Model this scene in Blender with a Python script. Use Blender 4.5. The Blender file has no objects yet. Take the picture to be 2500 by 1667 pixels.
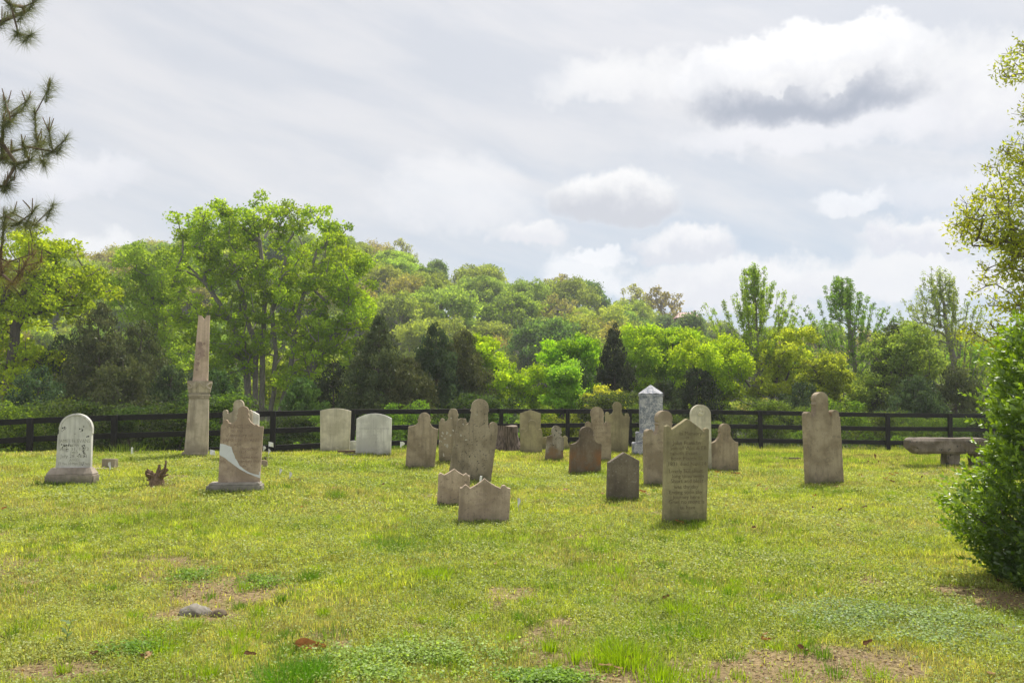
import bpy, bmesh, math, random
import numpy as np
from mathutils import Vector, Matrix
SC = bpy.context.scene
PI = math.pi
R = math.radians

# ------------------------------------------------------------------ camera
F = 2200.0                      # focal length in photo pixels (2500 wide)
HZ = 985.0                      # horizon row
CZ = 1.6
PITCH = math.atan((HZ - 833.5) / F)
cd = bpy.data.cameras.new('camera')
cam = bpy.data.objects.new('camera', cd)
SC.collection.objects.link(cam)
cam.location = (0, 0, CZ)
cam.rotation_euler = (PI / 2 + PITCH, 0, 0)
cd.sensor_width = 36.0
cd.lens = 36.0 * F / 2500.0
cd.clip_start = 0.1
cd.clip_end = 6000
SC.camera = cam

# ------------------------------------------------------------------ render
SC.render.engine = 'CYCLES'
SC.cycles.use_denoising = True
SC.cycles.max_bounces = 8
SC.cycles.diffuse_bounces = 4
SC.cycles.transmission_bounces = 6
SC.cycles.transparent_max_bounces = 8
SC.cycles.glossy_bounces = 2
SC.cycles.volume_bounces = 1
SC.view_settings.view_transform = 'Standard'
SC.view_settings.look = 'None'
SC.view_settings.exposure = 0.26
SC.view_settings.gamma = 1.0

# ------------------------------------------------------------------ sun
SUN_EL, SUN_AZ = R(59), R(26)   # azimuth from +Y towards +X
sd = bpy.data.lights.new('sun', 'SUN')
sd.energy = 5.0
sd.angle = R(0.9)
sd.color = (1.0, 0.95, 0.86)
sun = bpy.data.objects.new('sun', sd)
SC.collection.objects.link(sun)
sv = Vector((math.sin(SUN_AZ) * math.cos(SUN_EL), math.cos(SUN_AZ) * math.cos(SUN_EL), math.sin(SUN_EL)))
sun.rotation_euler = sv.to_track_quat('Z', 'Y').to_euler()
sun.location = (0, 0, 60)

# ------------------------------------------------------------------ node helper
class NT:
    def __init__(s, tree):
        s.t = tree; s.n = tree.nodes; s.l = tree.links
    def add(s, kind, **kw):
        n = s.n.new(kind)
        for k, v in kw.items():
            setattr(n, k, v)
        return n
    def put(s, sock, v):
        if isinstance(v, bpy.types.NodeSocket):
            s.l.new(v, sock)
        elif v is not None:
            if hasattr(sock, 'default_value') and sock.type == 'RGBA' and len(v) == 3:
                v = (*v, 1)
            sock.default_value = v
    def math(s, op, a, b=None, c=None, clamp=False):
        n = s.add('ShaderNodeMath', operation=op, use_clamp=clamp)
        s.put(n.inputs[0], a)
        if b is not None: s.put(n.inputs[1], b)
        if c is not None: s.put(n.inputs[2], c)
        return n.outputs[0]
    def vmath(s, op, a, b=None, sc=None):
        n = s.add('ShaderNodeVectorMath', operation=op)
        s.put(n.inputs[0], a)
        if b is not None: s.put(n.inputs[1], b)
        if sc is not None: s.put(n.inputs['Scale'], sc)
        return n.outputs['Value'] if op in ('DOT_PRODUCT', 'LENGTH') else n.outputs[0]
    def noise(s, vec, scale, detail=4, rough=0.55, dist=0.0, col=False):
        n = s.add('ShaderNodeTexNoise')
        s.put(n.inputs['Vector'], vec); n.inputs['Scale'].default_value = scale
        n.inputs['Detail'].default_value = detail; n.inputs['Roughness'].default_value = rough
        n.inputs['Distortion'].default_value = dist
        return n.outputs['Color'] if col else n.outputs[0]
    def ramp(s, v, a, b, lo=0.0, hi=1.0, smooth=True):
        n = s.add('ShaderNodeMapRange')
        n.interpolation_type = 'SMOOTHSTEP' if smooth else 'LINEAR'
        s.put(n.inputs[0], v); n.inputs[1].default_value = a; n.inputs[2].default_value = b
        n.inputs[3].default_value = lo; n.inputs[4].default_value = hi
        return n.outputs[0]
    def mix(s, f, a, b, mode='MIX'):
        n = s.add('ShaderNodeMix', data_type='RGBA', blend_type=mode)
        n.clamp_factor = True
        s.put(n.inputs[0], f); s.put(n.inputs[6], a); s.put(n.inputs[7], b)
        return n.outputs[2]
    def comb(s, x, y, z):
        n = s.add('ShaderNodeCombineXYZ')
        for i, v in enumerate((x, y, z)): s.put(n.inputs[i], v)
        return n.outputs[0]
    def sep(s, v):
        n = s.add('ShaderNodeSeparateXYZ'); s.put(n.inputs[0], v)
        return n.outputs

# ------------------------------------------------------------------ world: nishita sky behind thin cloud and cumulus
world = bpy.data.worlds.new('World')
SC.world = world
world.use_nodes = True
W = NT(world.node_tree)
W.n.clear()
def pxdir(px, py):
    """direction in the world of a photograph pixel -> azimuth, elevation (degrees)"""
    x, y, z = (px - 1250) / F, 1.0, (833.5 - py) / F
    c, s_ = math.cos(PITCH), math.sin(PITCH)
    y, z = y * c - z * s_, y * s_ + z * c
    return math.degrees(math.atan2(x, y)), math.degrees(math.atan2(z, math.hypot(x, y)))
tc = W.add('ShaderNodeTexCoord').outputs['Generated']
dirv = W.vmath('NORMALIZE', tc)
dx, dy, dz = W.sep(dirv)[0:3]
az = W.math('MULTIPLY', W.math('ARCTAN2', dx, dy), 180 / PI)
el = W.math('MULTIPLY', W.math('ARCSINE', dz), 180 / PI)
wz = W.noise(dirv, 9.0, 7, 0.62, col=True)
wz2 = W.noise(W.vmath('ADD', dirv, (3.1, 1.7, 5.3)), 26.0, 6, 0.62, col=True)
s1 = W.sep(wz); s2 = W.sep(wz2)
def warp(base, a, b, k1, k2):
    t = W.math('MULTIPLY_ADD', W.math('SUBTRACT', a, 0.5), k1, base)
    return W.math('MULTIPLY_ADD', W.math('SUBTRACT', b, 0.5), k2, t)
azw = warp(az, s1[0], s2[0], 6.5, 3.6)
elw = warp(el, s1[1], s2[1], 5.5, 3.2)
nish = W.add('ShaderNodeTexSky')
nish.sky_type = 'NISHITA'; nish.sun_disc = False
nish.sun_elevation = SUN_EL; nish.sun_rotation = SUN_AZ
nish.altitude = 200; nish.air_density = 1.0; nish.dust_density = 1.5; nish.ozone_density = 1.0
skyc = W.vmath('SCALE', nish.outputs[0], sc=0.10)
# thin high cloud sheet over the blue: streaks
st = W.comb(W.math('MULTIPLY', az, 0.05), W.math('MULTIPLY_ADD', az, 0.055, W.math('MULTIPLY', el, 0.21)), 0.0)
streak = W.noise(st, 1.3, 5, 0.55, 0.3)
sheet_col = W.mix(W.ramp(streak, 0.32, 0.68), (0.575, 0.595, 0.64), (0.69, 0.685, 0.70))
low_blue = W.ramp(W.math('ADD', el, W.math('MULTIPLY', W.math('SUBTRACT', streak, 0.5), 14.0)), 3.0, 17.0, 1.0, 0.0)
right = W.ramp(az, -12, 4, 0.35, 1.0)
blue_f = W.math('MULTIPLY', low_blue, right)
sheet_col = W.mix(W.math('MULTIPLY', blue_f, 0.85), sheet_col, (0.385, 0.485, 0.615))
base = W.mix(0.90, skyc, sheet_col)
# bright aureole round the veiled sun
sdot = W.vmath('DOT_PRODUCT', dirv, tuple(sv))
aur = W.math('POWER', W.math('MAXIMUM', sdot, 0.0), 14.0)
base = W.mix(1.0, base, W.vmath('SCALE', (1.0, 0.97, 0.92), sc=W.math('MULTIPLY', aur, 0.9)), 'ADD')
# unseen front-lit cloud opposite the sun, boosted as added fill for stones and foliage
opp_fill = W.ramp(sdot, 0.35, -0.35, 1.0, 1.4)
base = W.vmath('SCALE', base, sc=opp_fill)
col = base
def cloud(px, py, rx, ry, dark, opac=1.0, soft=0.55, tone=(0.80, 0.80, 0.81), dk=(0.37, 0.40, 0.51), flat=1.6, k_=0.85, ns=1.0):
    global col
    a0, e0 = pxdir(px, py)
    k = 2200 * PI / 180
    w, h = rx / k, ry / k
    X = W.math('MULTIPLY', W.math('SUBTRACT', W.math('MULTIPLY_ADD', W.math('SUBTRACT', azw, az), k_, az), a0), 1 / w)
    Y = W.math('MULTIPLY', W.math('SUBTRACT', W.math('MULTIPLY_ADD', W.math('SUBTRACT', elw, el), k_, el), e0), 1 / h)
    Yf = W.math('MAXIMUM', Y, W.math('MULTIPLY', Y, -flat))
    d = W.math('ADD', W.math('MULTIPLY', X, X), W.math('MULTIPLY', Yf, Yf))
    d = W.math('MULTIPLY_ADD', W.math('SUBTRACT', s2[2], 0.5), 0.9, d)
    cov = W.ramp(d, 1.0 + soft * 0.35, 1.0 - soft, 0.0, opac)
    cy = W.math('MULTIPLY_ADD', W.math('SUBTRACT', s1[2], 0.5), 1.5 * ns, Y)
    cy = W.math('MULTIPLY_ADD', W.math('SUBTRACT', s2[1], 0.5), 0.9 * ns, cy)
    body = W.math('MULTIPLY', W.ramp(cy, 0.8, -0.35, 0.0, 1.0), W.ramp(d, 1.35, 0.7, 0.0, 1.0))
    c = W.mix(W.math('MULTIPLY', body, dark), tone, dk)
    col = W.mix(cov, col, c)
cloud(1110, 500, 200, 110, 0.15, 0.55, 0.9, tone=(0.80, 0.80, 0.82))
cloud(190, 430, 150, 60, 0.35, 0.55, 0.9, tone=(0.80, 0.80, 0.83), dk=(0.55, 0.57, 0.65))
cloud(250, 600, 110, 50, 0.1, 0.7, 0.8, tone=(0.78, 0.79, 0.81))
cloud(1540, 205, 230, 75, 0.12, 0.9, 0.9)
cloud(2390, 250, 260, 150, 0.45, 0.9, 0.8, dk=(0.50, 0.52, 0.61))
cloud(2350, 460, 220, 70, 0.3, 0.6, 0.9, tone=(0.74, 0.75, 0.79), dk=(0.55, 0.57, 0.66))
cloud(1960, 330, 330, 70, 0.1, 0.7, 0.9, tone=(0.80, 0.80, 0.83))
cloud(1950, 180, 300, 112, 0.5, 1.0, 0.28, tone=(0.86, 0.86, 0.87), dk=(0.58, 0.60, 0.66), k_=0.7)
cloud(1965, 238, 290, 84, 1.0, 0.95, 0.75, k_=0.5, ns=0.7, tone=(0.74, 0.745, 0.77), dk=(0.34, 0.375, 0.455), flat=1.2)
cloud(1880, 205, 75, 30, 0.2, 0.8, 0.8)
cloud(2060, 190, 60, 28, 0.15, 0.7, 0.8)
cloud(2230, 690, 280, 75, 0.25, 0.85, 0.7, tone=(0.76, 0.76, 0.78), dk=(0.58, 0.60, 0.68))
cloud(2250, 585, 130, 65, 0.7, 0.95, 0.6, tone=(0.77, 0.77, 0.79), dk=(0.53, 0.56, 0.65))
cloud(2090, 500, 70, 36, 0.15, 0.75, 0.8, tone=(0.80, 0.81, 0.84))
cloud(1310, 590, 110, 55, 0.55, 0.9, 0.6, tone=(0.77, 0.77, 0.79), dk=(0.58, 0.60, 0.67))
cloud(1495, 630, 75, 30, 0.2, 0.8, 0.7, tone=(0.82, 0.83, 0.86), dk=(0.58, 0.60, 0.67))
cloud(1790, 705, 260, 90, 0.55, 0.95, 0.6, tone=(0.76, 0.765, 0.79), dk=(0.56, 0.58, 0.66))
cloud(1450, 690, 130, 70, 0.2, 0.8, 0.8, tone=(0.80, 0.81, 0.84), dk=(0.58, 0.60, 0.67))
cloud(1680, 600, 120, 65, 0.75, 0.95, 0.6, tone=(0.78, 0.78, 0.80), dk=(0.53, 0.56, 0.64))
cloud(1505, 490, 165, 75, 0.8, 1.0, 0.5, tone=(0.80, 0.80, 0.81), dk=(0.44, 0.465, 0.535), flat=1.3, k_=0.5, ns=0.6)
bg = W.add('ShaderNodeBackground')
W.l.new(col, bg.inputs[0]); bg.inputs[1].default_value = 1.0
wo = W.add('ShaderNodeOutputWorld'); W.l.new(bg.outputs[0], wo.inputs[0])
world.cycles.sampling_method = 'MANUAL'
world.cycles.sample_map_resolution = 512

# ------------------------------------------------------------------ noise in numpy
_rs = np.random.RandomState(7)
_T = _rs.rand(257, 257)
def vnoise(x, y):
    x = np.asarray(x, float); y = np.asarray(y, float)
    xi = np.floor(x).astype(int); yi = np.floor(y).astype(int)
    fx = x - xi; fy = y - yi
    fx = fx * fx * (3 - 2 * fx); fy = fy * fy * (3 - 2 * fy)
    a = _T[xi % 256, yi % 256]; b = _T[(xi + 1) % 256, yi % 256]
    c = _T[xi % 256, (yi + 1) % 256]; d = _T[(xi + 1) % 256, (yi + 1) % 256]
    return (a * (1 - fx) + b * fx) * (1 - fy) + (c * (1 - fx) + d * fx) * fy
def fbm(x, y, o=4, seed=0.0):
    s, amp, t = 0, 1.0, 0
    for i in range(o):
        s = s + amp * vnoise(x * 2 ** i + 17.3 * i + seed, y * 2 ** i + 9.1 * i + seed * 1.7); t += amp; amp *= 0.55
    return s / t
def sstep(a, b, x):
    t = np.clip((x - a) / (b - a), 0, 1)
    return t * t * (3 - 2 * t)

# ------------------------------------------------------------------ terrain
POSTS = [(-340, 1040, 90), (-130, 1030, 86), (74, 1020, 84), (280, 1013, 82), (480, 1008, 80.5), (667, 1002.7, 78), (861, 999, 74),
         (1045, 998, 70.5), (1224, 997.5, 67), (1386, 997.5, 65), (1537, 998, 64), (1696, 1000, 64), (1855, 1002, 64),
         (2011, 1004.5, 63.5), (2167, 1007.5, 63), (2319, 1009, 62), (2465, 1011, 60), (2605, 1012, 59), (2745, 1013, 58)]
_pu = np.array([(p[0] - 1250) / F for p in POSTS])
_pd = np.array([F / p[2] for p in POSTS])
_pz = np.array([CZ - (p[1] - HZ) / p[2] - 1.5 for p in POSTS])
CREST_U = np.array([-0.6, -0.35, -0.17, 0.0, 0.25, 0.6]); CREST_H = np.array([0.50, 0.46, 0.37, 0.30, 0.17, 0.12])
RIDGE_U = (np.array([-400, 0, 200, 300, 450, 700, 860, 950, 1020, 1100, 1200, 1300, 1450, 1550, 1650, 1750, 1900, 2000, 2200, 2700]) - 1250) / F
RIDGE_Y = np.array([650, 630, 618, 604, 590, 578, 578, 586, 628, 672, 678, 694, 722, 738, 778, 800, 818, 818, 826, 840])
def ground(x, y):
    x = np.asarray(x, float); y = np.asarray(y, float)
    ys = np.maximum(y, 0.5)
    u = np.clip(x / ys, -1.2, 1.2)
    uu = np.clip(u, -0.72, 0.68)
    yf = np.interp(uu, _pu, _pd); zf = np.interp(uu, _pu, _pz)
    hc = np.interp(uu, CREST_U, CREST_H)
    t = y / yf
    z = hc * sstep(0.12, 0.72, t)
    z = z + (zf - hc) * sstep(0.74, 1.0, t)
    z = z + np.where(t > 1, -2.4 * sstep(1.0, 2.2, t), 0)
    z = z + (fbm(x * 0.5, y * 0.5, 3) - 0.5) * 0.10 * (1 - sstep(60, 90, y)) + (fbm(x * 2.3, y * 2.3, 3, 5) - 0.5) * 0.035 * (1 - sstep(25, 60, y))
    # wooded hill
    ry = np.interp(u, RIDGE_U, RIDGE_Y)
    top = CZ + (HZ - ry) / F * 190 - 10.8
    q = sstep(88, 185, y) * 0.75 + 0.25 * np.clip((y - 95) / 90, 0, 1)
    z = z + (top + 2.6) * q * (1 - sstep(215, 420, y))
    z = z + (fbm(x * 0.03, y * 0.03, 3, 3) - 0.5) * 5 * sstep(100, 140, y)
    return z
def ray(px, py, Y):
    x, y, z = (px - 1250) / F, 1.0, (833.5 - py) / F
    c, s_ = math.cos(PITCH), math.sin(PITCH)
    y, z = y * c - z * s_, y * s_ + z * c
    k = Y / y
    return Vector((x * k, Y, CZ + z * k))
def hit(px, py):
    Ys = np.arange(3.0, 60, 0.02)
    x, y, z = (px - 1250) / F, 1.0, (833.5 - py) / F
    c, s_ = math.cos(PITCH), math.sin(PITCH)
    y, z = y * c - z * s_, y * s_ + z * c
    g = ground(x / y * Ys, Ys)
    r = CZ + z / y * Ys
    idx = np.argmax(r <= g)
    if not (r <= g).any(): idx = len(Ys) - 1
    return Vector((x / y * Ys[idx], Ys[idx], float(g[idx])))

# ------------------------------------------------------------------ object helpers
COL = SC.collection
def tag(o, label=None, cat=None, group=None, kind=None):
    if label: o['label'] = label
    if cat: o['category'] = cat
    if group: o['group'] = group
    if kind: o['kind'] = kind
    return o
def empty(name, loc, rz=0.0):
    o = bpy.data.objects.new(name, None); COL.objects.link(o)
    o.location = loc; o.rotation_euler = (0, 0, rz); o.empty_display_size = 0.2
    return o
def link(name, me, mat=None, parent=None, loc=None):
    o = bpy.data.objects.new(name, me); COL.objects.link(o)
    if mat is not None and len(me.materials) == 0: me.materials.append(mat)
    if parent: o.parent = parent
    if loc is not None: o.location = loc
    return o
def npmesh(name, verts, faces, cols=None, smooth=False):
    """verts Nx3, faces list of int arrays (M x k)"""
    me = bpy.data.meshes.new(name)
    verts = np.asarray(verts, np.float32)
    me.vertices.add(len(verts)); me.vertices.foreach_set('co', verts.ravel())
    faces = [np.asarray(f, np.int32) for f in faces if len(f)]
    nl = sum(f.size for f in faces); nf = sum(len(f) for f in faces)
    me.loops.add(nl); me.loops.foreach_set('vertex_index', np.concatenate([f.ravel() for f in faces]))
    me.polygons.add(nf)
    cnt = np.concatenate([np.full(len(f), f.shape[1]) for f in faces]).astype(np.int32)
    me.polygons.foreach_set('loop_start', np.concatenate([[0], np.cumsum(cnt)[:-1]]).astype(np.int32))
    if smooth: me.polygons.foreach_set('use_smooth', np.ones(nf, bool))
    if cols is not None:
        a = me.attributes.new('col', 'FLOAT_COLOR', 'POINT')
        c = np.ones((len(verts), 4), np.float32); c[:, :3] = cols
        a.data.foreach_set('color', c.ravel())
    me.update(calc_edges=True)
    return me
def bm_mesh(name, bm, smooth=False):
    me = bpy.data.meshes.new(name); bmesh.ops.recalc_face_normals(bm, faces=bm.faces)
    bm.to_mesh(me); bm.free()
    if smooth:
        for p in me.polygons: p.use_smooth = True
    return me
def copy_tree(o, parent=None):
    c = o.copy(); COL.objects.link(c)
    if parent: c.parent = parent
    for ch in [k for k in o.children]:
        copy_tree(ch, c)
    return c

# ------------------------------------------------------------------ materials
def newmat(name):
    m = bpy.data.materials.new(name); m.use_nodes = True
    t = NT(m.node_tree); t.n.clear()
    return m, t
def finish(t, shader, bump=None):
    o = t.add('ShaderNodeOutputMaterial'); t.l.new(shader, o.inputs[0])
def stone_mat(name, c1, c2, spots=None, spot_amt=0.5, spot_scale=9, stain=None, stain_z=0.3, rough=0.85, bump=0.6, speck=0.35, lich=None, lich_th=0.66, moss=0.5, streak=0.0):
    if not ('marble' in name): c1 = (c1[0] * .98, c1[1] * .99, c1[2] * .93); c2 = (c2[0] * .92, c2[1] * .93, c2[2] * .86)
    m, t = newmat(name)
    tc = t.add('ShaderNodeTexCoord').outputs['Object']
    rnd = t.add('ShaderNodeObjectInfo').outputs['Random']
    v = t.vmath('ADD', tc, t.comb(t.math('MULTIPLY', rnd, 31.0), t.math('MULTIPLY', rnd, 17.0), 0.0))
    n1 = t.noise(v, 2.6, 6, 0.6); n2 = t.noise(v, 38, 4, 0.7); n3 = t.noise(v, 7.0, 5, 0.65, 0.4)
    c = t.mix(t.ramp(n1, 0.38, 0.62), tuple(min(1, x * 1.1) for x in c1), tuple(x * .86 for x in c2))
    c = t.mix(t.math('MULTIPLY', t.ramp(n2, 0.35, 0.75), speck), c, tuple(x * 0.55 for x in c1))
    sx = t.sep(v)
    run = t.noise(t.comb(t.math('MULTIPLY', sx[0], 14.0), sx[1], t.math('MULTIPLY', sx[2], 1.1)), 1.0, 4, 0.6)
    c = t.mix(t.math('MULTIPLY', t.ramp(run, 0.45, 0.75), 0.5 + streak), c, tuple(x * 0.5 for x in c2))
    if spots:
        s = t.noise(v, spot_scale, 3, 0.6)
        c = t.mix(t.ramp(s, 0.60, 0.66, 0, spot_amt), c, spots)
    if lich:
        vo = t.add('ShaderNodeTexVoronoi'); t.put(vo.inputs['Vector'], t.vmath('ADD', v, t.vmath('SCALE', t.noise(v, 20, 2, 0.5, col=True), sc=0.05)))
        vo.inputs['Scale'].default_value = 11.0
        f = t.math('MULTIPLY', t.ramp(vo.outputs['Distance'], 0.40, 0.30), t.ramp(t.noise(v, 3.2, 2, 0.5), lich_th - 0.06, lich_th))
        c = t.mix(f, c, lich)
    z = t.sep(tc)[2]
    if stain:
        f = t.math('MULTIPLY', t.ramp(z, stain_z + 0.25, stain_z - 0.15), t.ramp(n1, 0.42, 0.62, 0, 0.8))
        c = t.mix(f, c, stain)
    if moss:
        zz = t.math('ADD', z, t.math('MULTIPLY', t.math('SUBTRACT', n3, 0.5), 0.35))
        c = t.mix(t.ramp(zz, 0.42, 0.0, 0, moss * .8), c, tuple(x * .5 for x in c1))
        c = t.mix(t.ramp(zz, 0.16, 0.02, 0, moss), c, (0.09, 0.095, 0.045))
    p = t.add('ShaderNodeBsdfPrincipled'); t.l.new(c, p.inputs['Base Color'])
    p.inputs['Roughness'].default_value = rough; p.inputs['Specular IOR Level'].default_value = 0.25
    b = t.add('ShaderNodeBump'); b.inputs['Strength'].default_value = bump; b.inputs['Distance'].default_value = 0.012
    h = t.math('ADD', t.math('MULTIPLY', n2, 0.5), t.math('MULTIPLY', n3, 1.2))
    t.l.new(h, b.inputs['Height']); t.l.new(b.outputs[0], p.inputs['Normal'])
    finish(t, p.outputs[0]); return m
def plain(name, c, rough=0.7, var=0.25, scale=8.0, bump=0.2, spec=0.3, stretch=(1, 1, 1)):
    m, t = newmat(name)
    tc = t.vmath('MULTIPLY', t.add('ShaderNodeTexCoord').outputs['Object'], stretch)
    n = t.noise(tc, scale, 6, 0.65)
    cc = t.mix(t.ramp(n, 0.3, 0.7), tuple(x * (1 - var) for x in c), tuple(min(1, x * (1 + var)) for x in c))
    p = t.add('ShaderNodeBsdfPrincipled'); t.l.new(cc, p.inputs['Base Color'])
    p.inputs['Roughness'].default_value = rough; p.inputs['Specular IOR Level'].default_value = spec
    b = t.add('ShaderNodeBump'); b.inputs['Strength'].default_value = bump; b.inputs['Distance'].default_value = 0.02
    t.l.new(n, b.inputs['Height']); t.l.new(b.outputs[0], p.inputs['Normal'])
    finish(t, p.outputs[0]); return m
def leaf_mat(name, trans=0.5, gloss=0.03, tint=(1.45, 1.35, 0.5), rough=0.4, objvar=0.12):
    """leaves: colour attribute, diffuse + translucent + a little gloss"""
    m, t = newmat(name)
    a = t.add('ShaderNodeAttribute', attribute_name='col').outputs['Color']
    rnd = t.add('ShaderNodeObjectInfo').outputs['Random']
    hs = t.add('ShaderNodeHueSaturation'); t.l.new(a, hs.inputs['Color'])
    t.l.new(t.ramp(rnd, 0, 1, 0.5 - objvar * 0.15, 0.5 + objvar * 0.15, False), hs.inputs['Hue'])
    t.l.new(t.ramp(t.math('FRACT', t.math('MULTIPLY', rnd, 7.31)), 0, 1, 1 - objvar, 1 + objvar, False), hs.inputs['Value'])
    c = hs.outputs[0]
    d = t.add('ShaderNodeBsdfDiffuse'); t.l.new(c, d.inputs[0])
    tr = t.add('ShaderNodeBsdfTranslucent'); t.l.new(t.vmath('MULTIPLY', c, tint), tr.inputs[0])
    mx = t.add('ShaderNodeMixShader'); mx.inputs[0].default_value = trans
    t.l.new(d.outputs[0], mx.inputs[1]); t.l.new(tr.outputs[0], mx.inputs[2])
    sh = mx.outputs[0]
    if gloss > 0:
        g = t.add('ShaderNodeBsdfGlossy'); g.inputs['Roughness'].default_value = rough
        g.inputs[0].default_value = (1, 1, 1, 1)
        m2 = t.add('ShaderNodeMixShader'); m2.inputs[0].default_value = gloss
        t.l.new(sh, m2.inputs[1]); t.l.new(g.outputs[0], m2.inputs[2]); sh = m2.outputs[0]
    finish(t, sh); return m
M_LEAF = leaf_mat('broad_leaves', 0.58, 0.010, rough=0.55)
M_NEEDLE = leaf_mat('needles', 0.3, 0.01, (1.2, 1.15, 0.6))
M_GLOSSY = leaf_mat('glossy_leaves', 0.48, 0.055, (1.5, 1.4, 0.4), 0.42, 0.0)
M_GRASS = leaf_mat('grass_blades', 0.5, 0.02, (1.35, 1.25, 0.6), 0.5, 0.0)
M_BARK = plain('bark', (0.13, 0.11, 0.09), 0.9, 0.4, 9, 0.6, 0.1, (3, 3, 0.5))
M_BARKG = plain('grey_bark', (0.22, 0.20, 0.17), 0.9, 0.35, 9, 0.6, 0.1, (3, 3, 0.5))
M_PINEBARK = plain('pine_bark', (0.14, 0.10, 0.075), 0.9, 0.4, 12, 0.6, 0.1)
# ------------------------------------------------------------------ trees
def tubes(pos, par, rad, sides=5):
    idx = np.array([i for i in range(len(pos)) if par[i] >= 0])
    a = pos[par[idx]]; b = pos[idx]
    ra = rad[par[idx]]; rb = rad[idx]
    # do not let a thin twig start as thick as its parent
    ra = np.minimum(ra, rb * 1.6)
    d = b - a; L = np.linalg.norm(d, axis=1, keepdims=True) + 1e-6; d = d / L
    up = np.where(np.abs(d[:, 2:3]) > 0.9, np.array([[1.0, 0, 0]]), np.array([[0, 0, 1.0]]))
    e1 = np.cross(d, up); e1 /= np.linalg.norm(e1, axis=1, keepdims=True) + 1e-9
    e2 = np.cross(d, e1)
    th = np.arange(sides) * 2 * PI / sides
    ring = e1[:, None, :] * np.cos(th)[None, :, None] + e2[:, None, :] * np.sin(th)[None, :, None]
    va = a[:, None, :] - d[:, None, :] * (ra * 0.3)[:, None, None] + ring * ra[:, None, None]
    vb = b[:, None, :] + d[:, None, :] * (rb * 0.3)[:, None, None] + ring * rb[:, None, None]
    v = np.concatenate([va, vb], axis=1).reshape(-1, 3)
    n = len(idx); o = (np.arange(n) * 2 * sides)[:, None]
    k = np.arange(sides); k2 = (k + 1) % sides
    f = np.stack([o + k, o + k2, o + sides + k2, o + sides + k], axis=-1).reshape(-1, 4)
    return v, f
def grow(trunks, targets, rng, seg=0.6, r0=0.018, lift=0.18, low=0.8, expo=0.5, wob=0.12):
    """trunks: list of polylines (lists of points); targets Nx3. returns pos, par, rad"""
    pos, par = [], []
    for tr in trunks:
        prev = -1
        for i in range(len(tr) - 1):
            p, q = np.array(tr[i], float), np.array(tr[i + 1], float)
            n = max(1, int(np.linalg.norm(q - p) / seg))
            for k in range(n):
                w = p + (q - p) * k / n + rng.normal(0, wob * 0.25, 3) * (1 if (i or k) else 0)
                pos.append(w); par.append(prev); prev = len(pos) - 1
        pos.append(np.array(tr[-1], float)); par.append(prev)
    ntr = len(pos)
    T = np.array(targets)
    P0 = np.array(pos)
    order = np.argsort([np.min(np.linalg.norm(P0 - t, axis=1)) for t in T])
    ends = []
    for ti in order:
        t = T[ti]
        P = np.array(pos)
        d = np.linalg.norm(P - t, axis=1)
        hd = np.linalg.norm((P - t)[:, :2], axis=1)
        cost = d + low * np.maximum(0, P[:, 2] - (t[2] - hd * 0.45))
        cost[0] += 1
        j = int(np.argmin(cost)); s = P[j]; D = d[j]
        n = max(1, int(D / seg))
        c = s + (t - s) * 0.5 + np.array([0, 0, lift * D]) * (1 if t[2] > s[2] else 0.3) + rng.normal(0, wob, 3) * D * 0.5
        prev = j
        for k in range(1, n + 1):
            f = k / n
            w = (1 - f) ** 2 * s + 2 * f * (1 - f) * c + f * f * t
            if k < n: w = w + rng.normal(0, wob * 0.3, 3) * seg
            pos.append(w); par.append(prev); prev = len(pos) - 1
        ends.append(prev)
    pos = np.array(pos); par = np.array(par)
    load = np.zeros(len(pos)); load[ends] = 1
    for i in range(len(pos) - 1, 0, -1):
        if par[i] >= 0: load[par[i]] += load[i]
    rad = r0 * np.maximum(load, 0.6) ** expo
    return pos, par, rad
def leafquads(P, L, Wd, rng, nrm_up=0.3, fold=False, axis=None):
    n = len(P)
    a = rng.normal(0, 1, (n, 3)) if axis is None else axis + rng.normal(0, 0.35, (n, 3))
    a /= np.linalg.norm(a, axis=1, keepdims=True) + 1e-9
    up = rng.normal(0, 1, (n, 3)) + np.array([0, 0, nrm_up * 3])
    b = np.cross(a, up); b /= np.linalg.norm(b, axis=1, keepdims=True) + 1e-9
    L = np.broadcast_to(np.asarray(L, float), (n,))[:, None]; Wd = np.broadcast_to(np.asarray(Wd, float), (n,))[:, None]
    nn = np.cross(b, a)
    v = np.stack([P - a * L * 0.5, P + b * Wd * 0.5 + nn * Wd * 0.15, P + a * L * 0.5, P - b * Wd * 0.5 + nn * Wd * 0.15], axis=1).reshape(-1, 3)
    f = (np.arange(n) * 4)[:, None] + np.arange(4)[None]
    return v, f
LB = 1.75
def clumpleaves(C, R_, n, rng, flat=0.75, cols=((.1, .2, .03), (.2, .3, .04)), shell=0.5, stretch_z=1.0, hole=0.0):
    """n leaf centres spread over clump centres C with radii R_"""
    C = np.asarray(C); R_ = np.broadcast_to(np.asarray(R_, float), (len(C),))
    wgt = R_ ** 2; k = rng.choice(len(C), n, p=wgt / wgt.sum())
    d = rng.normal(0, 1, (n, 3)); d /= np.linalg.norm(d, axis=1, keepdims=True)
    r = rng.rand(n) ** (1 / 3.0) * (1 - shell) + shell * rng.rand(n) ** 0.2
    r = r * np.where(rng.rand(n) < .3, 1 + .7 * rng.rand(n), 1.0)
    d[:, 2] *= flat * stretch_z
    P = C[k] + d * (r * R_[k])[:, None]
    cm = rng.rand(len(C))[k] * 0.55 + rng.rand(n) * 0.45
    c0, c1 = np.array(cols[0]) * LB, np.array(cols[1]) * LB
    c = c0 + (c1 - c0) * cm[:, None]
    c *= (0.75 + 0.5 * rng.rand(n))[:, None] * (0.72 + .56 * rng.rand(len(C)))[k][:, None]
    return P, c, k
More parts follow.
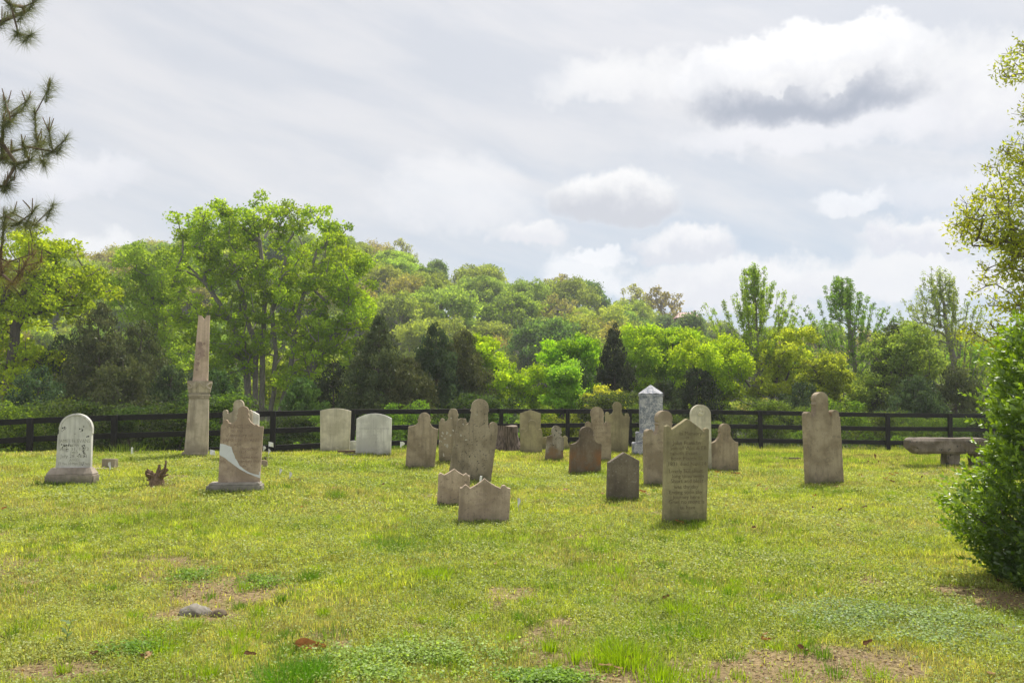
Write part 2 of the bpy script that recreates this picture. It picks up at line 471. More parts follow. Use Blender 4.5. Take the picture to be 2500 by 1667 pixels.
def mk_tree(name, root_loc, trunks, C, R_, nleaf, lsize, cols, rng, mat=None, bark=None, seg=0.6, r0=0.018, flat=0.75,
            lift=0.18, low=0.8, shell=0.5, asp=0.6, stretch_z=1.0, expo=0.5, twigs=2, wob=0.12, parts=('trunk', 'crown'), up=0.3, axis=None):
    """C: clump centres in the root's local frame"""
    C = np.asarray(C, float)
    R_ = np.broadcast_to(np.asarray(R_, float), (len(C),))
    pos, par, rad = grow(trunks, C, rng, seg, r0, lift, low, expo, wob)
    # twigs inside clumps
    if twigs:
        ends = len(pos)
        ep, epar, er = [], [], []
        near = [int(np.argmin(np.linalg.norm(pos - c, axis=1))) for c in C]
        for i, c in enumerate(C):
            for _ in range(twigs):
                d = rng.normal(0, 1, 3); d[2] = abs(d[2]) * 0.8; d /= np.linalg.norm(d)
                ep.append(c + d * R_[i] * 0.8); epar.append(near[i]); er.append(r0 * 0.5)
        pos = np.vstack([pos, ep]); par = np.concatenate([par, epar]); rad = np.concatenate([rad, er])
    v, f = tubes(pos, par, rad)
    root = empty(name, root_loc)
    link(parts[0], npmesh(name + '_' + parts[0], v, [f], smooth=True), bark or M_BARK, root)
    P, c, k = clumpleaves(C, R_, nleaf, rng, flat, cols, shell, stretch_z)
    ls = lsize * (0.7 + 0.6 * rng.rand(nleaf))
    ax = None
    if axis is not None: ax = np.broadcast_to(np.array(axis, float), (nleaf, 3))
    v, f = leafquads(P, ls, ls * asp, rng, up, axis=ax)
    link(parts[1], npmesh(name + '_' + parts[1], v, [f], np.repeat(c, 4, 0)), mat or M_LEAF, root)
    return root
def ell_points(ells, D, base, rng, surf=0.35, depth=None, mult=2):
    """clump centres from photo-pixel ellipses (px,py,rx,ry,n) standing at distance D; real depth radius"""
    out = []
    for e in ells:
        px, py, rx, ry, n = e[:5]
        m = F / D
        c = ray(px, py, D)
        ax, azr = rx / m, ry / m
        ay = depth if depth else min(ax, azr) * 1.0 + 0.2 * ax
        for _ in range(int(n * mult)):
            d = rng.normal(0, 1, 3); d /= np.linalg.norm(d)
            r = surf + (1 - surf) * rng.rand() ** 0.5 if rng.rand() < 0.75 else rng.rand()
            out.append([c.x + d[0] * ax * r - base.x, c.y + d[1] * ay * r - base.y, c.z + d[2] * azr * r - base.z])
    return np.array(out)
def base_at(px, D):
    x = (px - 1250) / F * D
    return Vector((x, D, float(ground(x, D))))
def trunkline(base, pts, D, j=0.0):
    """trunk polyline in local frame from pixel points"""
    o = []
    for i, p in enumerate(pts):
        w = ray(p[0], p[1], D + (p[2] if len(p) > 2 else 0))
        o.append([w.x - base.x, w.y - base.y, w.z - base.z])
    return o
LIME = ((.11, .20, .010), (.24, .33, .015)); GREEN = ((.10, .165, .012), (.23, .285, .018)); MID = ((.10, .17, .03), (.18, .25, .04))
CEDAR = ((.030, .044, .018), (.080, .092, .034)); CEDARG = ((.024, .046, .02), (.055, .085, .033)); BLUEG = ((.06, .11, .05), (.13, .18, .07))
OLIVE = ((.11, .155, .035), (.20, .25, .055)); TAN = ((.155, .16, .05), (.24, .225, .075)); YEL = ((.18, .21, .03), (.33, .33, .05))

def feature(name, D, bpx, ells, trunks, cr, nleaf, lsize, cols, label, cat='tree', seed=1, zb=None, group=None, **kw):
    rng = np.random.RandomState(seed)
    base = base_at(bpx, D)
    C = ell_points(ells, D, base, rng, depth=kw.pop('depth', None))
    Rr = cr * .72 * (0.5 + 1.0 * rng.rand(len(C)))
    tl = [[[0, 0, -0.2]] + trunkline(base, t, D) if i == 0 or True else t for i, t in enumerate(trunks)]
    root = mk_tree(name, base, tl, C, Rr, nleaf, lsize, cols, rng, **kw)
    tag(root, label, cat, group)
    return root

def conifer(name, D, px, top_py, wpx, label, cols, seed, nleaf=26000, group=None, lean=0.0, bottom=0.04, power=0.8, ls=0.15, asp=0.35):
    rng = np.random.RandomState(seed)
    base = base_at(px, D)
    top = ray(px + lean, top_py, D)
    H = top.z - base.z; Wm = wpx / (F / D) / 2
    C, Rr = [], []
    nb = int(34 * H)
    for i in range(nb):
        f = bottom + (1 - bottom) * rng.rand() ** 0.9
        rr = Wm * (1 - f) ** power * (0.55 + 0.5 * rng.rand()) + 0.05
        a = rng.rand() * 2 * PI
        for q in ((1.0, 0.55) if rr > 0.7 else (0.8,)):
            C.append([math.cos(a) * rr * q + (top.x - base.x) * f, math.sin(a) * rr * q, H * f + rr * q * 0.22]); Rr.append(0.13 + 0.13 * rr * rng.rand() + 0.06 * (1 - f))
    C = np.array(C); Rr = np.array(Rr)
    root = mk_tree(name, base, [[[0, 0, -0.2], [(top.x - base.x) * .5, 0, H * .5], [top.x - base.x, 0, H * 0.98]]], C, Rr, nleaf, ls, cols, rng,
                   mat=M_NEEDLE, seg=0.5, r0=0.006, lift=0.05, low=0.2, asp=asp, shell=0.3, flat=1.1, expo=0.42, twigs=0, up=0.0, axis=(0, 0, 0.5))
    tag(root, label, 'tree', group)
    return root

G_LINE = 'trees standing behind the black fence'
# ---- the big many-stemmed tree left of centre
D = 52
feature('spreading_tree', D, 640,
    [(540, 560, 95, 75, 26), (660, 540, 110, 60, 20), (760, 600, 80, 60, 9), (815, 560, 35, 50, 7), (500, 660, 70, 90, 20), (620, 680, 120, 80, 30),
     (740, 700, 110, 70, 20), (840, 690, 80, 80, 26), (560, 800, 90, 70, 14), (700, 820, 100, 60, 12), (830, 800, 70, 60, 22), (870, 750, 40, 40, 6),
     (480, 780, 50, 70, 10), (800, 880, 70, 60, 10), (860, 640, 45, 45, 5), (450, 560, 18, 30, 4), (600, 860, 90, 60, 12), (760, 900, 100, 50, 12), (520, 880, 60, 60, 8), (700, 780, 140, 60, 14)],
    [[(606, 960), (600, 880), (560, 780), (500, 690)], [(622, 955), (625, 860), (600, 760), (570, 640)], [(668, 960), (672, 860), (665, 760), (700, 620)],
     [(700, 950), (715, 850), (735, 740), (775, 600)], [(730, 960), (760, 900), (830, 790), (870, 720)], [(640, 960), (640, 830), (650, 700), (630, 560)]],
    0.55, 72000, 0.17, GREEN, 'tall many-stemmed green tree, the largest behind the fence, with bare twigs on top', seed=3, bark=M_BARKG,
    depth=3.6, r0=0.020, twigs=4, group=G_LINE, up=0.2)
# ---- left bright maple
D = 44
feature('leaning_maple', D, 10,
    [(60, 610, 90, 35, 14), (130, 600, 40, 30, 6), (60, 680, 110, 50, 20), (170, 690, 80, 50, 16), (40, 770, 80, 60, 14), (150, 750, 60, 30, 6),
     (20, 880, 60, 50, 14), (110, 900, 50, 60, 8), (-60, 760, 80, 140, 16), (160, 980, 60, 40, 10), (60, 960, 70, 50, 12), (220, 700, 30, 20, 4)],
    [[(20, 960), (40, 800), (75, 740), (150, 690)], [(14, 940), (30, 830), (60, 700), (60, 640)], [(-10, 960), (-40, 820), (-60, 740)]],
    0.55, 30000, 0.17, ((.11, .20, .010), (.25, .34, .014)), 'bright yellow-green maple with leaning limbs at the left edge behind the fence', seed=5, depth=3.0, r0=0.024, twigs=2, group=G_LINE)
# ---- airy tall tree between
D = 56
feature('airy_tree', D, 390,
    [(360, 640, 75, 45, 26), (330, 710, 75, 60, 26), (430, 690, 50, 70, 20), (380, 790, 80, 70, 26), (430, 880, 60, 80, 18), (340, 900, 60, 60, 10)],
    [[(388, 990), (385, 850), (370, 700), (360, 610)], [(402, 990), (400, 800), (430, 660)]],
    0.6, 34000, 0.15, ((.10, .17, .025), (.20, .27, .04)), 'tall soft olive-green tree between the maple and the many-stemmed tree', seed=6, depth=2.6, r0=0.013, bark=M_BARKG, group=G_LINE, up=0.1, twigs=3)
conifer('cedar_tree', 42, 245, 745, 270, 'dark brownish cedar in the gap under the maple, left of the obelisk', CEDAR, 11, 30000, G_LINE, power=0.55)
conifer('cedar_tree', 43, 345, 790, 230, 'dark cedar just left of the obelisk shaft', CEDAR, 12, 24000, G_LINE, power=0.5)
conifer('cedar_tree', 45, 150, 820, 220, 'low dark cedar above the rounded white headstone', CEDARG, 13, 18000, G_LINE, power=0.5)
conifer('cedar_tree', 41, 925, 775, 250, 'brownish pointed cedar above the arched white headstones', CEDAR, 14, 30000, G_LINE, power=0.7)
conifer('holly_tree', 43, 815, 885, 170, 'low near-black evergreen at the foot of the many-stemmed tree', ((.012, .02, .008), (.03, .04, .014)), 15, 16000, G_LINE, power=0.45)
conifer('cedar_tree', 43, 1065, 795, 200, 'grey-green cedar behind the tallest leaning headstone, left of the lime bushes', CEDARG, 16, 28000, G_LINE, power=0.55)
conifer('cedar_tree', 44, 1130, 810, 190, 'dark brown cedar touching the left side of the lime-green trees', CEDAR, 17, 24000, G_LINE, power=0.5)
conifer('cedar_tree', 46, 1500, 795, 130, 'narrow near-black cedar pointing up left of the marble shaft', ((.012, .022, .012), (.035, .045, .022)), 18, 22000, G_LINE, power=0.6)
conifer('cedar_tree', 45, 1405, 880, 150, 'short dark cedar between the lime tree and the narrow cedar', CEDARG, 19, 14000, G_LINE, power=0.5)
conifer('cedar_tree', 47, 2180, 790, 220, 'ragged dark cedar between the two tall trees on the right', CEDAR, 20, 24000, G_LINE, power=0.55)
conifer('cedar_tree', 44, 1700, 905, 170, 'low dark cedar behind the marble shaft', ((.016, .026, .012), (.04, .05, .02)), 21, 15000, G_LINE, power=0.45)
# ---- lime green trees in the middle
feature('lime_tree', 47, 1225, [(1190, 870, 45, 38, 14), (1215, 930, 60, 50, 20), (1290, 940, 55, 45, 16), (1170, 840, 25, 20, 5), (1240, 985, 90, 30, 12)],
    [[(1225, 1000), (1220, 920), (1200, 870)], [(1240, 1000), (1290, 930)]], 0.5, 26000, 0.14, LIME, 'bright lime-green young tree above the stump, right of the cedars', seed=21, depth=2.0, r0=0.012, group=G_LINE)
feature('lime_tree', 49, 1400, [(1360, 880, 50, 40, 14), (1420, 850, 45, 35, 12), (1450, 890, 30, 30, 6), (1390, 930, 60, 45, 14)],
    [[(1400, 1000), (1400, 900), (1410, 840)]], 0.5, 20000, 0.14, LIME, 'lime-green tree standing left of the narrow dark cedar', seed=22, depth=2.0, r0=0.012, group=G_LINE)
feature('leafy_shrub', 42, 1375, [(1370, 920, 40, 45, 22), (1380, 975, 55, 35, 20)],
    [[(1372, 1010), (1370, 920), (1368, 880)]], 0.38, 18000, 0.12, ((.10, .20, .02), (.18, .29, .03)), 'mid-green upright bush in front of the lime trees', 'shrub', seed=23, depth=1.4, r0=0.012, group=G_LINE)
feature('lime_tree', 50, 1570, [(1550, 830, 40, 35, 12), (1570, 880, 50, 50, 16), (1560, 950, 60, 45, 14), (1640, 820, 55, 30, 14), (1625, 870, 55, 40, 14), (1640, 940, 60, 50, 14)],
    [[(1565, 1000), (1560, 900), (1550, 820)], [(1610, 1000), (1625, 900), (1650, 810)]], 0.5, 34000, 0.14, ((.11, .19, .012), (.22, .30, .02)), 'twin-topped yellow-green tree behind the marble shaft', seed=24, depth=2.4, r0=0.012, group=G_LINE)
feature('lime_tree', 46, 1745, [(1700, 870, 50, 30, 10), (1740, 910, 60, 50, 18), (1790, 880, 45, 40, 12), (1730, 970, 80, 35, 14), (1780, 840, 35, 20, 5)],
    [[(1745, 1000), (1740, 900), (1730, 850)], [(1760, 1000), (1790, 880)]], 0.5, 26000, 0.13, LIME, 'lime-green tree above the cream round-topped headstone', seed=25, depth=2.2, r0=0.012, group=G_LINE)
feature('pale_shrub', 39, 1470, [(1475, 975, 60, 32, 22)], [[(1475, 1010), (1480, 975), (1490, 950)]], 0.3, 6500, 0.10, YEL,
    'thin pale yellow shrub just behind the fence near the paired headstones', 'shrub', seed=26, depth=1.2, r0=0.010, group=G_LINE)
# ---- upright trees on the right
def upright(name, D, px, top, bot, wpx, label, cols, seed, nleaf, ls, wisp=0.0, lean=0):
    rng = np.random.RandomState(seed)
    base = base_at(px, D)
    m = F / D; H = ray(px, top, D).z - base.z; Zb = ray(px, bot, D).z - base.z
    Wm = wpx / m / 2
    C, trunks = [], [[[0, 0, -.2], [0.1, 0, H * .5], [lean / m, 0, H]]]
    for i in range(int(190 + 60 * wisp)):
        f = rng.rand() ** 1.15
        z0 = Zb + (H - Zb) * f * 0.86
        env = Wm * ((1 - f) ** .95 + .10) * (0.8 + .3 * rng.rand())
        rr = env * rng.rand() ** 0.5; a = rng.rand() * 2 * PI
        for q in (0, 0.35, 0.7, 1.05, 1.3):
            C.append([math.cos(a) * rr * (1 + .22 * q) + lean / m * (f + .1 * q), math.sin(a) * rr * (1 + .22 * q), z0 + q * 1.0 + rng.normal(0, .05)])
    C = np.array(C)
    root = mk_tree(name, base, trunks, C, (0.115 - 0.01 * wisp) * (0.6 + 0.8 * rng.rand(len(C))), nleaf, ls, cols, rng, seg=.6, r0=0.007, lift=-0.1, low=1.6,
                   stretch_z=1.6, shell=.1, bark=M_BARKG, up=-0.2, asp=0.5, twigs=0, expo=0.5)
    tag(root, label, 'tree', G_LINE)
    return root
upright('tall_young_tree', 50, 1845, 668, 960, 350, 'tall upright green tree with brush-like twig tips, left of the tallest headstone', ((.10, .18, .02), (.19, .27, .035)), 31, 30000, 0.105)
upright('tall_young_tree', 52, 2085, 690, 980, 350, 'tall upright green tree right behind the tallest headstone', ((.08, .15, .025), (.16, .23, .04)), 32, 30000, 0.105, lean=-25)
upright('wispy_tree', 50, 2325, 665, 1000, 360, 'thin-leaved wispy tree above the stone bench', ((.10, .16, .04), (.20, .25, .06)), 33, 21000, 0.10, wisp=1.0, lean=-30)
feature('yellow_tree', 47, 1905, [(1930, 820, 50, 25, 9), (1900, 870, 50, 35, 10), (1960, 900, 35, 40, 8), (1890, 940, 60, 40, 12)],
    [[(1880, 1000), (1900, 900), (1950, 820)], [(1895, 1000), (1930, 900), (1960, 860)]], 0.42, 13000, 0.13, ((.14, .20, .02), (.25, .30, .03)), 'leaning yellow-green tree with bare stems left of the tallest headstone', seed=27, depth=1.8, r0=0.013, group=G_LINE)
feature('yellow_tree', 45, 2000, [(2010, 900, 45, 35, 14), (1990, 950, 60, 40, 14), (2040, 930, 30, 40, 8)], [[(2000, 1000), (2005, 900)]], 0.42, 14000, 0.13,
    ((.12, .18, .02), (.21, .27, .03)), 'bright bushy tree directly behind the tallest headstone', seed=28, depth=1.6, r0=0.012, group=G_LINE)
feature('broad_tree', 46, 2170, [(2170, 860, 50, 45, 16), (2220, 830, 40, 40, 12), (2200, 930, 60, 45, 16), (2250, 900, 35, 50, 10), (2130, 960, 60, 40, 14)],
    [[(2185, 1000), (2180, 900), (2200, 820)]], 0.48, 22000, 0.13, ((.08, .14, .03), (.16, .22, .05)), 'grey-green bushy tree with drooping boughs behind the stone bench', seed=29, depth=2.0, r0=0.012, group=G_LINE)
feature('broad_tree', 55, 2440, [(2440, 880, 80, 60, 16), (2380, 900, 50, 60, 12), (2480, 960, 80, 50, 12), (2560, 850, 80, 90, 16)],
    [[(2440, 1000), (2440, 900)]], 0.6, 22000, 0.16, MID, 'soft green tree behind the boxwood bush at the right edge', seed=30, depth=2.4, r0=0.014, group=G_LINE)
for i, (cpx, cD, ctop, cw, cc_, cn) in enumerate(((95, 38, 905, 200, CEDARG, 'at the far left behind the arched headstone'), (300, 39, 870, 220, CEDAR, 'filling the gap left of the obelisk base'), (420, 40, 900, 170, CEDARG, 'directly behind the obelisk column'),
        (530, 41, 905, 150, ((.03, .06, .016), (.07, .11, .03)), 'just right of the obelisk'), (740, 40, 930, 150, ((.04, .08, .018), (.09, .14, .03)), 'behind the cream curved-top headstone'), (1000, 40, 880, 190, CEDAR, 'between the two pointed cedars above the leaning headstones'),
        (1620, 43, 935, 150, ((.018, .03, .012), (.05, .07, .025)), 'right of the marble shaft'), (1960, 43, 940, 170, CEDARG, 'left of the tallest headstone'), (2230, 42, 925, 190, CEDARG, 'behind the stone bench'), (2330, 44, 900, 180, CEDAR, 'right of the stone bench'))):
    conifer('cedar_tree', cD, cpx, ctop, cw, 'low spreading dark evergreen ' + cn, cc_, 70 + i, 15000, G_LINE, power=0.45)
# ---- shrubs along the back of the fence (copies)
G_SH = 'shrubs growing behind the fence'
shr_mesh = []
for si, (cl, mt) in enumerate(((((.040, .085, .012), (.11, .18, .022)), 0), (((.028, .055, .013), (.075, .115, .022)), 0), (((.014, .030, .010), (.045, .065, .02)), 0), (((.07, .11, .015), (.15, .20, .025)), 0))):
    rng = np.random.RandomState(60 + si)
    C = np.stack([rng.normal(0, .8, 34), rng.normal(0, .6, 34), 0.2 + rng.rand(34) ** 1.2 * 2.1], 1)
    r_ = mk_tree('shrub', (0, 0, 0), [[[0, 0, -.2], [0, 0, .8]], [[.1, 0, -.1], [.4, .1, 1.]], [[-.1, 0, -.1], [-.4, 0, .9]]], C, .32 + .2 * rng.rand(34), 9000, .10, cl, rng,
                 seg=.4, r0=.008, twigs=2, parts=('stem', 'foliage'))
    shr_mesh.append(r_)
SHL = ['bushy bright green shrub', 'mid-green shrub', 'dark green shrub', 'yellow-green shrub']
rng = random.Random(4)
proto = [False] * 4
px = -60; i = 0
while px < 2620:
    k = [0, 1, 2, 1, 2, 3][rng.randrange(6)] if px > 1150 else [0, 1, 2, 0, 1, 2][rng.randrange(6)]
    u = (px - 1250) / F
    Dd = float(np.interp(u, _pu, _pd)) + rng.uniform(2.2, 7.0)
    if not proto[k]:
        o = shr_mesh[k]; proto[k] = True
    else:
        o = copy_tree(shr_mesh[k])
    o.location = base_at(px, Dd); o.rotation_euler = (0, 0, rng.uniform(0, 6.28))
    s = rng.uniform(.42, .9); o.scale = (s * 1.1, s * 1.1, s)
    LM = ['at the far left end', 'behind the arched white headstone', 'behind the obelisk', 'behind the mended headstone', 'behind the curved-top pair', 'behind the leaning headstones', 'behind the stump', 'behind the eared headstones', 'behind the marble shaft', 'behind the cream round-top stone', 'left of the tallest headstone', 'right of the tallest headstone', 'behind the stone bench', 'behind the boxwood bush']
    tag(o, SHL[k] + ' beyond the fence ' + LM[sum(px > q for q in (60, 330, 520, 740, 970, 1200, 1330, 1530, 1660, 1800, 1960, 2180, 2360))], 'shrub', G_SH)
    px += rng.uniform(55, 120); i += 1

# ------------------------------------------------------------------ hillside wood
def hilltree(seed, kind, cols, H=10.0, Wd=8.5, nleaf=12000, ls=0.31, sparse=False):
    rng = np.random.RandomState(seed)
    C = []
    n = 95 if not sparse else 44
    for _ in range(n):
        d = rng.normal(0, 1, 3); d /= np.linalg.norm(d); d[2] = d[2] if d[2] > -0.35 else -d[2]
        r = 0.6 + 0.42 * rng.rand()
        if kind == 'col': s = (Wd * .3, Wd * .3, H * .42)
        else: s = (Wd * .5, Wd * .5, H * .36)
        C.append([d[0] * s[0] * r, d[1] * s[1] * r, H * (0.60 if kind != 'col' else .55) + d[2] * s[2] * r])
    return mk_tree('broadleaf_tree', (0, 0, 0), [[[0, 0, -1], [0, 0, H * .45], [.3, 0, H * .7]]], C, (.8 if not sparse else .6) * (0.5 + .9 * rng.rand(n)), nleaf, ls, cols, rng,
                   seg=1.2, r0=.03 if not sparse else .04, bark=M_BARKG, twigs=1 if not sparse else 5, shell=.5)
HK = [('rounded fresh green', hilltree(101, 'r', ((.10, .17, .03), (.20, .26, .05)))),
      ('broad yellow-olive', hilltree(102, 'r', OLIVE, 10.5, 10)),
      ('deep green', hilltree(103, 'r', ((.05, .10, .03), (.12, .17, .045)), 9.5, 9)),
      ('tan-orange budding', hilltree(104, 'r', TAN, 10, 8.5, 5200)),
      ('blue-green columnar', hilltree(105, 'col', BLUEG, 11, 7)),
      ('pale grey-green half-bare', hilltree(106, 'r', ((.14, .16, .07), (.24, .25, .10)), 11, 8, 1500, .32, True)),
      ('yellow-green', hilltree(107, 'r', ((.13, .19, .03), (.21, .27, .045)), 9, 8)),
      ('olive-brown thin', hilltree(108, 'r', ((.12, .12, .055), (.19, .18, .075)), 10, 7.5, 2000, .34, True))]
used = [False] * len(HK)
def put_hill(k, x, y, s, rz, label, group='trees of the far hillside wood', dz=0.0):
    lab, pr = HK[k]
    if not used[k]: o = pr; used[k] = True
    else: o = copy_tree(pr)
    o.location = (x, y, float(ground(x, y)) + dz); o.rotation_euler = (0, 0, rz)
    o.scale = (s, s, s * rng.uniform(.9, 1.1))
    tag(o, label, 'tree', group)
    return o
rng = random.Random(12)
WT = [4, 3, 2, 1.2, 1.5, 1, 3, .8]
nh = 0
Y = 112.0
while Y < 206:
    sp = 6.6 + (Y - 112) * 0.012
    x = -0.62 * Y - rng.uniform(0, sp)
    while x < 0.62 * Y:
        xx, yy = x + rng.uniform(-2, 2), Y + rng.uniform(-2.5, 2.5)
        zone = float(fbm(xx * .035, yy * .05, 2, 8))
        w = list(WT)
        if yy > 175: w[3] += 4; w[5] += 2; w[7] += 1
        if zone > .55: w[0] += 3; w[2] += 2
        elif zone < .45: w[1] += 3; w[3] += 1; w[6] += 2
        k = rng.choices(range(8), w)[0]
        if nh < 290 and not (140 < yy < 190 and 1650 < 1250 + F * xx / yy < 1745):
            pxx = 1250 + F * xx / yy
            zx = ['far left, above the arched headstone', 'left, behind the many-stemmed tree', 'centre left, above the cedars', 'centre, above the lime-green trees', 'centre right, above the marble shaft', 'right, behind the tall upright trees'][sum(pxx > q for q in (380, 900, 1200, 1500, 1790))]
            zy = ['foot', 'lower slope', 'middle slope', 'upper slope', 'crest'][min(4, int((yy - 112) / 19))]
            put_hill(k, xx, yy, rng.uniform(.62, 1.22), rng.uniform(0, 6.28), HK[k][0] + ' tree, hill ' + zy + ', ' + zx)
            nh += 1
        x += sp * rng.uniform(.9, 1.25)
    Y += 8.6
G_V = 'trees filling the dip between the fence and the hill'
ZV = ['at the far left', 'behind the obelisk', 'behind the many-stemmed tree', 'behind the brownish cedars', 'behind the lime-green trees', 'behind the marble shaft', 'behind the tall upright trees', 'at the far right']
for row, (Dv, st_) in enumerate(((64, 9.0), (78, 9.5), (94, 10.0))):
    x = -.64 * Dv + rng.uniform(0, 4)
    while x < .64 * Dv:
        k = rng.choices(range(8), [5, 2, 5, .5, 2, 1, 3, 1])[0]
        pv = 1250 + F * x / Dv
        low = 1.0 if pv < 1000 else .62
        o = put_hill(k, x, Dv + rng.uniform(-3, 3), rng.uniform(.6, .85) * low, rng.uniform(0, 6.28), HK[k][0] + ' tree, ' + ['nearest', 'middle', 'farthest'][row] + ' row in the dip, ' + ZV[sum(pv > q for q in (250, 520, 900, 1200, 1520, 1780, 2300))], G_V)
        x += st_ * rng.uniform(.7, 1.1) * (.8 if low == 1 else .62)
# skyline trees one can tell apart
def sky_tree(k, px, top, D, label):
    x = (px - 1250) / F * D
    g = float(ground(x, D)); H = ray(px, top, D).z - g
    base_h = {0: 10, 2: 9.5, 4: 11.5, 5: 11.2, 7: 10.4}[k]
    o = put_hill(k, x, D, H / base_h / 1.0, 0.7 * px, label, 'trees standing out on the hill skyline')
    o.scale = (H / base_h * .85,) * 2 + (H / base_h,)
sky_tree(5, 970, 578, 190, 'tall lacy tree on the highest point of the hill skyline')
sky_tree(4, 1195, 636, 190, 'feathery blue-green tree rising from the middle of the hill skyline')
sky_tree(7, 1365, 660, 190, 'bare-twigged tree on the hill skyline, left of the dark round one')
sky_tree(2, 1425, 676, 188, 'dark round tree on the hill skyline')
sky_tree(5, 1552, 688, 186, 'thin bare-limbed tree standing alone on the skyline, left of two')
sky_tree(7, 1620, 690, 186, 'thin vase-shaped tree standing alone on the skyline, right of two')
sky_tree(5, 905, 600, 190, 'half-bare tree left of the tall lacy skyline tree')
# little house on the hill
def box(bm, x0, x1, y0, y1, z0, z1):
    vs = [bm.verts.new(p) for p in ((x0, y0, z0), (x1, y0, z0), (x1, y1, z0), (x0, y1, z0), (x0, y0, z1), (x1, y0, z1), (x1, y1, z1), (x0, y1, z1))]
    for f in ((0, 1, 2, 3), (4, 7, 6, 5), (0, 4, 5, 1), (1, 5, 6, 2), (2, 6, 7, 3), (3, 7, 4, 0)):
        bm.faces.new([vs[i] for i in f])
hp = ray(1697, 787, 172)
house = empty('house', (hp.x, 178, hp.z))
tag(house, 'small tan house with a pinkish-red roof on the far wooded hill', 'house')
bm = bmesh.new(); box(bm, -2.1, 2.1, 0, 5, -4, 1.55)
link('wall', bm_mesh('house_wall', bm), plain('tan_siding', (.36, .29, .22)), house)
bm = bmesh.new()
vs = [bm.verts.new(p) for p in ((-2.6, -.5, 1.45), (2.6, -.5, 1.45), (2.6, 5.5, 1.45), (-2.6, 5.5, 1.45), (-1.4, 2.5, 2.75), (1.4, 2.5, 2.75))]
for f in ((0, 1, 5, 4), (1, 2, 5), (2, 3, 4, 5), (3, 0, 4), (3, 2, 1, 0)): bm.faces.new([vs[i] for i in f])
rf = link('roof', bm_mesh('house_roof', bm), plain('red_roof', (.42, .26, .24)), house)
bm = bmesh.new(); box(bm, 1.5, 1.9, 2.3, 2.8, 1.5, 3.2)
link('chimney', bm_mesh('chimney', bm), plain('brick', (.3, .18, .14)), rf)
for wx in (-1.2, .6):
    bm = bmesh.new(); box(bm, wx, wx + .7, -.04, .05, .2, 1.1)
    link('window', bm_mesh('window', bm), plain('dark_glass', (.05, .06, .07), .2), house)

# ------------------------------------------------------------------ ground sheet
def bare(x, y):
    """0..1 : bare soil / dead straw patches"""
    b = sstep(.64, .78, fbm(x * .9, y * .9, 4, 2)) * 0.75
    for (px, py, rx, ry, k) in ((560, 1440, 170, 50, 1.45), (480, 1500, 110, 25, 1.5), (1950, 1630, 340, 55, 1.75), (1480, 1640, 170, 45, 1.5), (1330, 1600, 90, 30, .8), (2440, 1465, 140, 30, 1.6),
                                (2330, 1445, 60, 20, 1.2), (150, 1640, 160, 30, 1.3), (1340, 1380, 60, 14, .7), (380, 1186, 22, 8, 1.6), (640, 1125, 16, 8, 1.2), (2100, 1610, 180, 45, 1.3), (2450, 1540, 70, 40, .7)):
        c = hit(px, py)
        sx = rx / F * c.y; sy = abs(hit(px, py - ry).y - hit(px, min(1666, py + ry)).y) / 2 + .02
        d = ((x - c.x) / sx) ** 2 + ((y - c.y) / sy) ** 2
        b = np.maximum(b, k * np.exp(-d * 1.2) * (0.5 + fbm(x * 5, y * 5, 3, 4)))
    b = np.where(np.asarray(y) < 25, .92 * sstep(.34, .95, b + (fbm(x * 8, y * 8, 3, 17) - .5) * .9), b)
    return np.clip(b, 0, 1)
ys = np.concatenate([np.arange(-6, 3.5, .5), 3.5 * (620 / 3.5) ** np.linspace(0, 1, 330)])
us = np.linspace(-1, 1, 300); us = np.sign(us) * np.abs(us) ** 1.0
X = us[None, :] * (0.85 * np.abs(ys)[:, None] + 8); Yg = np.broadcast_to(ys[:, None], X.shape)
Z = ground(X, Yg)
far = sstep(320, 600, Yg)
V = np.stack([X, Yg, Z], -1).reshape(-1, 3)
bb = bare(X, Yg).reshape(-1) * (Yg.reshape(-1) < 40)
n1 = fbm(V[:, 0] * 3, V[:, 1] * 3, 4, 1)[:, None]
soil = np.array([.27, .195, .11]) * (0.7 + .6 * n1) ; turf = np.array([.20, .21, .055]) * (.7 + .6 * n1)
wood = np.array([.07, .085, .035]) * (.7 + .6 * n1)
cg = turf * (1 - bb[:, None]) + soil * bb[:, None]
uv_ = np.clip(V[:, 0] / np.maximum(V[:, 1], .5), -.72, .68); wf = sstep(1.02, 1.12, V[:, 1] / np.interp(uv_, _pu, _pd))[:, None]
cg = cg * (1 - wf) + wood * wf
nr, ncol = X.shape
ii = np.arange((nr - 1) * (ncol - 1)).reshape(nr - 1, ncol - 1); r_ = ii // (ncol - 1); c_ = ii % (ncol - 1)
a = r_ * ncol + c_
Fq = np.stack([a, a + 1, a + ncol + 1, a + ncol], -1).reshape(-1, 4)
rowcut = int(np.argmax(ys > 96)); cut = rowcut * (ncol - 1)
mg, t = newmat('earth')
at = t.add('ShaderNodeAttribute', attribute_name='col').outputs['Color']
tcg = t.add('ShaderNodeTexCoord').outputs['Object']
nn = t.noise(tcg, 30, 5, .7)
cc = t.mix(t.ramp(nn, .3, .7), t.vmath('SCALE', at, sc=.6), t.vmath('SCALE', at, sc=1.4))
p = t.add('ShaderNodeBsdfPrincipled'); t.l.new(cc, p.inputs['Base Color']); p.inputs['Roughness'].default_value = 1.0; p.inputs['Specular IOR Level'].default_value = .1
b = t.add('ShaderNodeBump'); b.inputs['Distance'].default_value = .03; t.l.new(nn, b.inputs['Height']); t.l.new(b.outputs[0], p.inputs['Normal'])
finish(t, p.outputs[0])
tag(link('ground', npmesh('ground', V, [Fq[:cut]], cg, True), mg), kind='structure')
tag(link('hillside', npmesh('hillside', V, [Fq[cut:]], cg, True), mg), kind='structure')
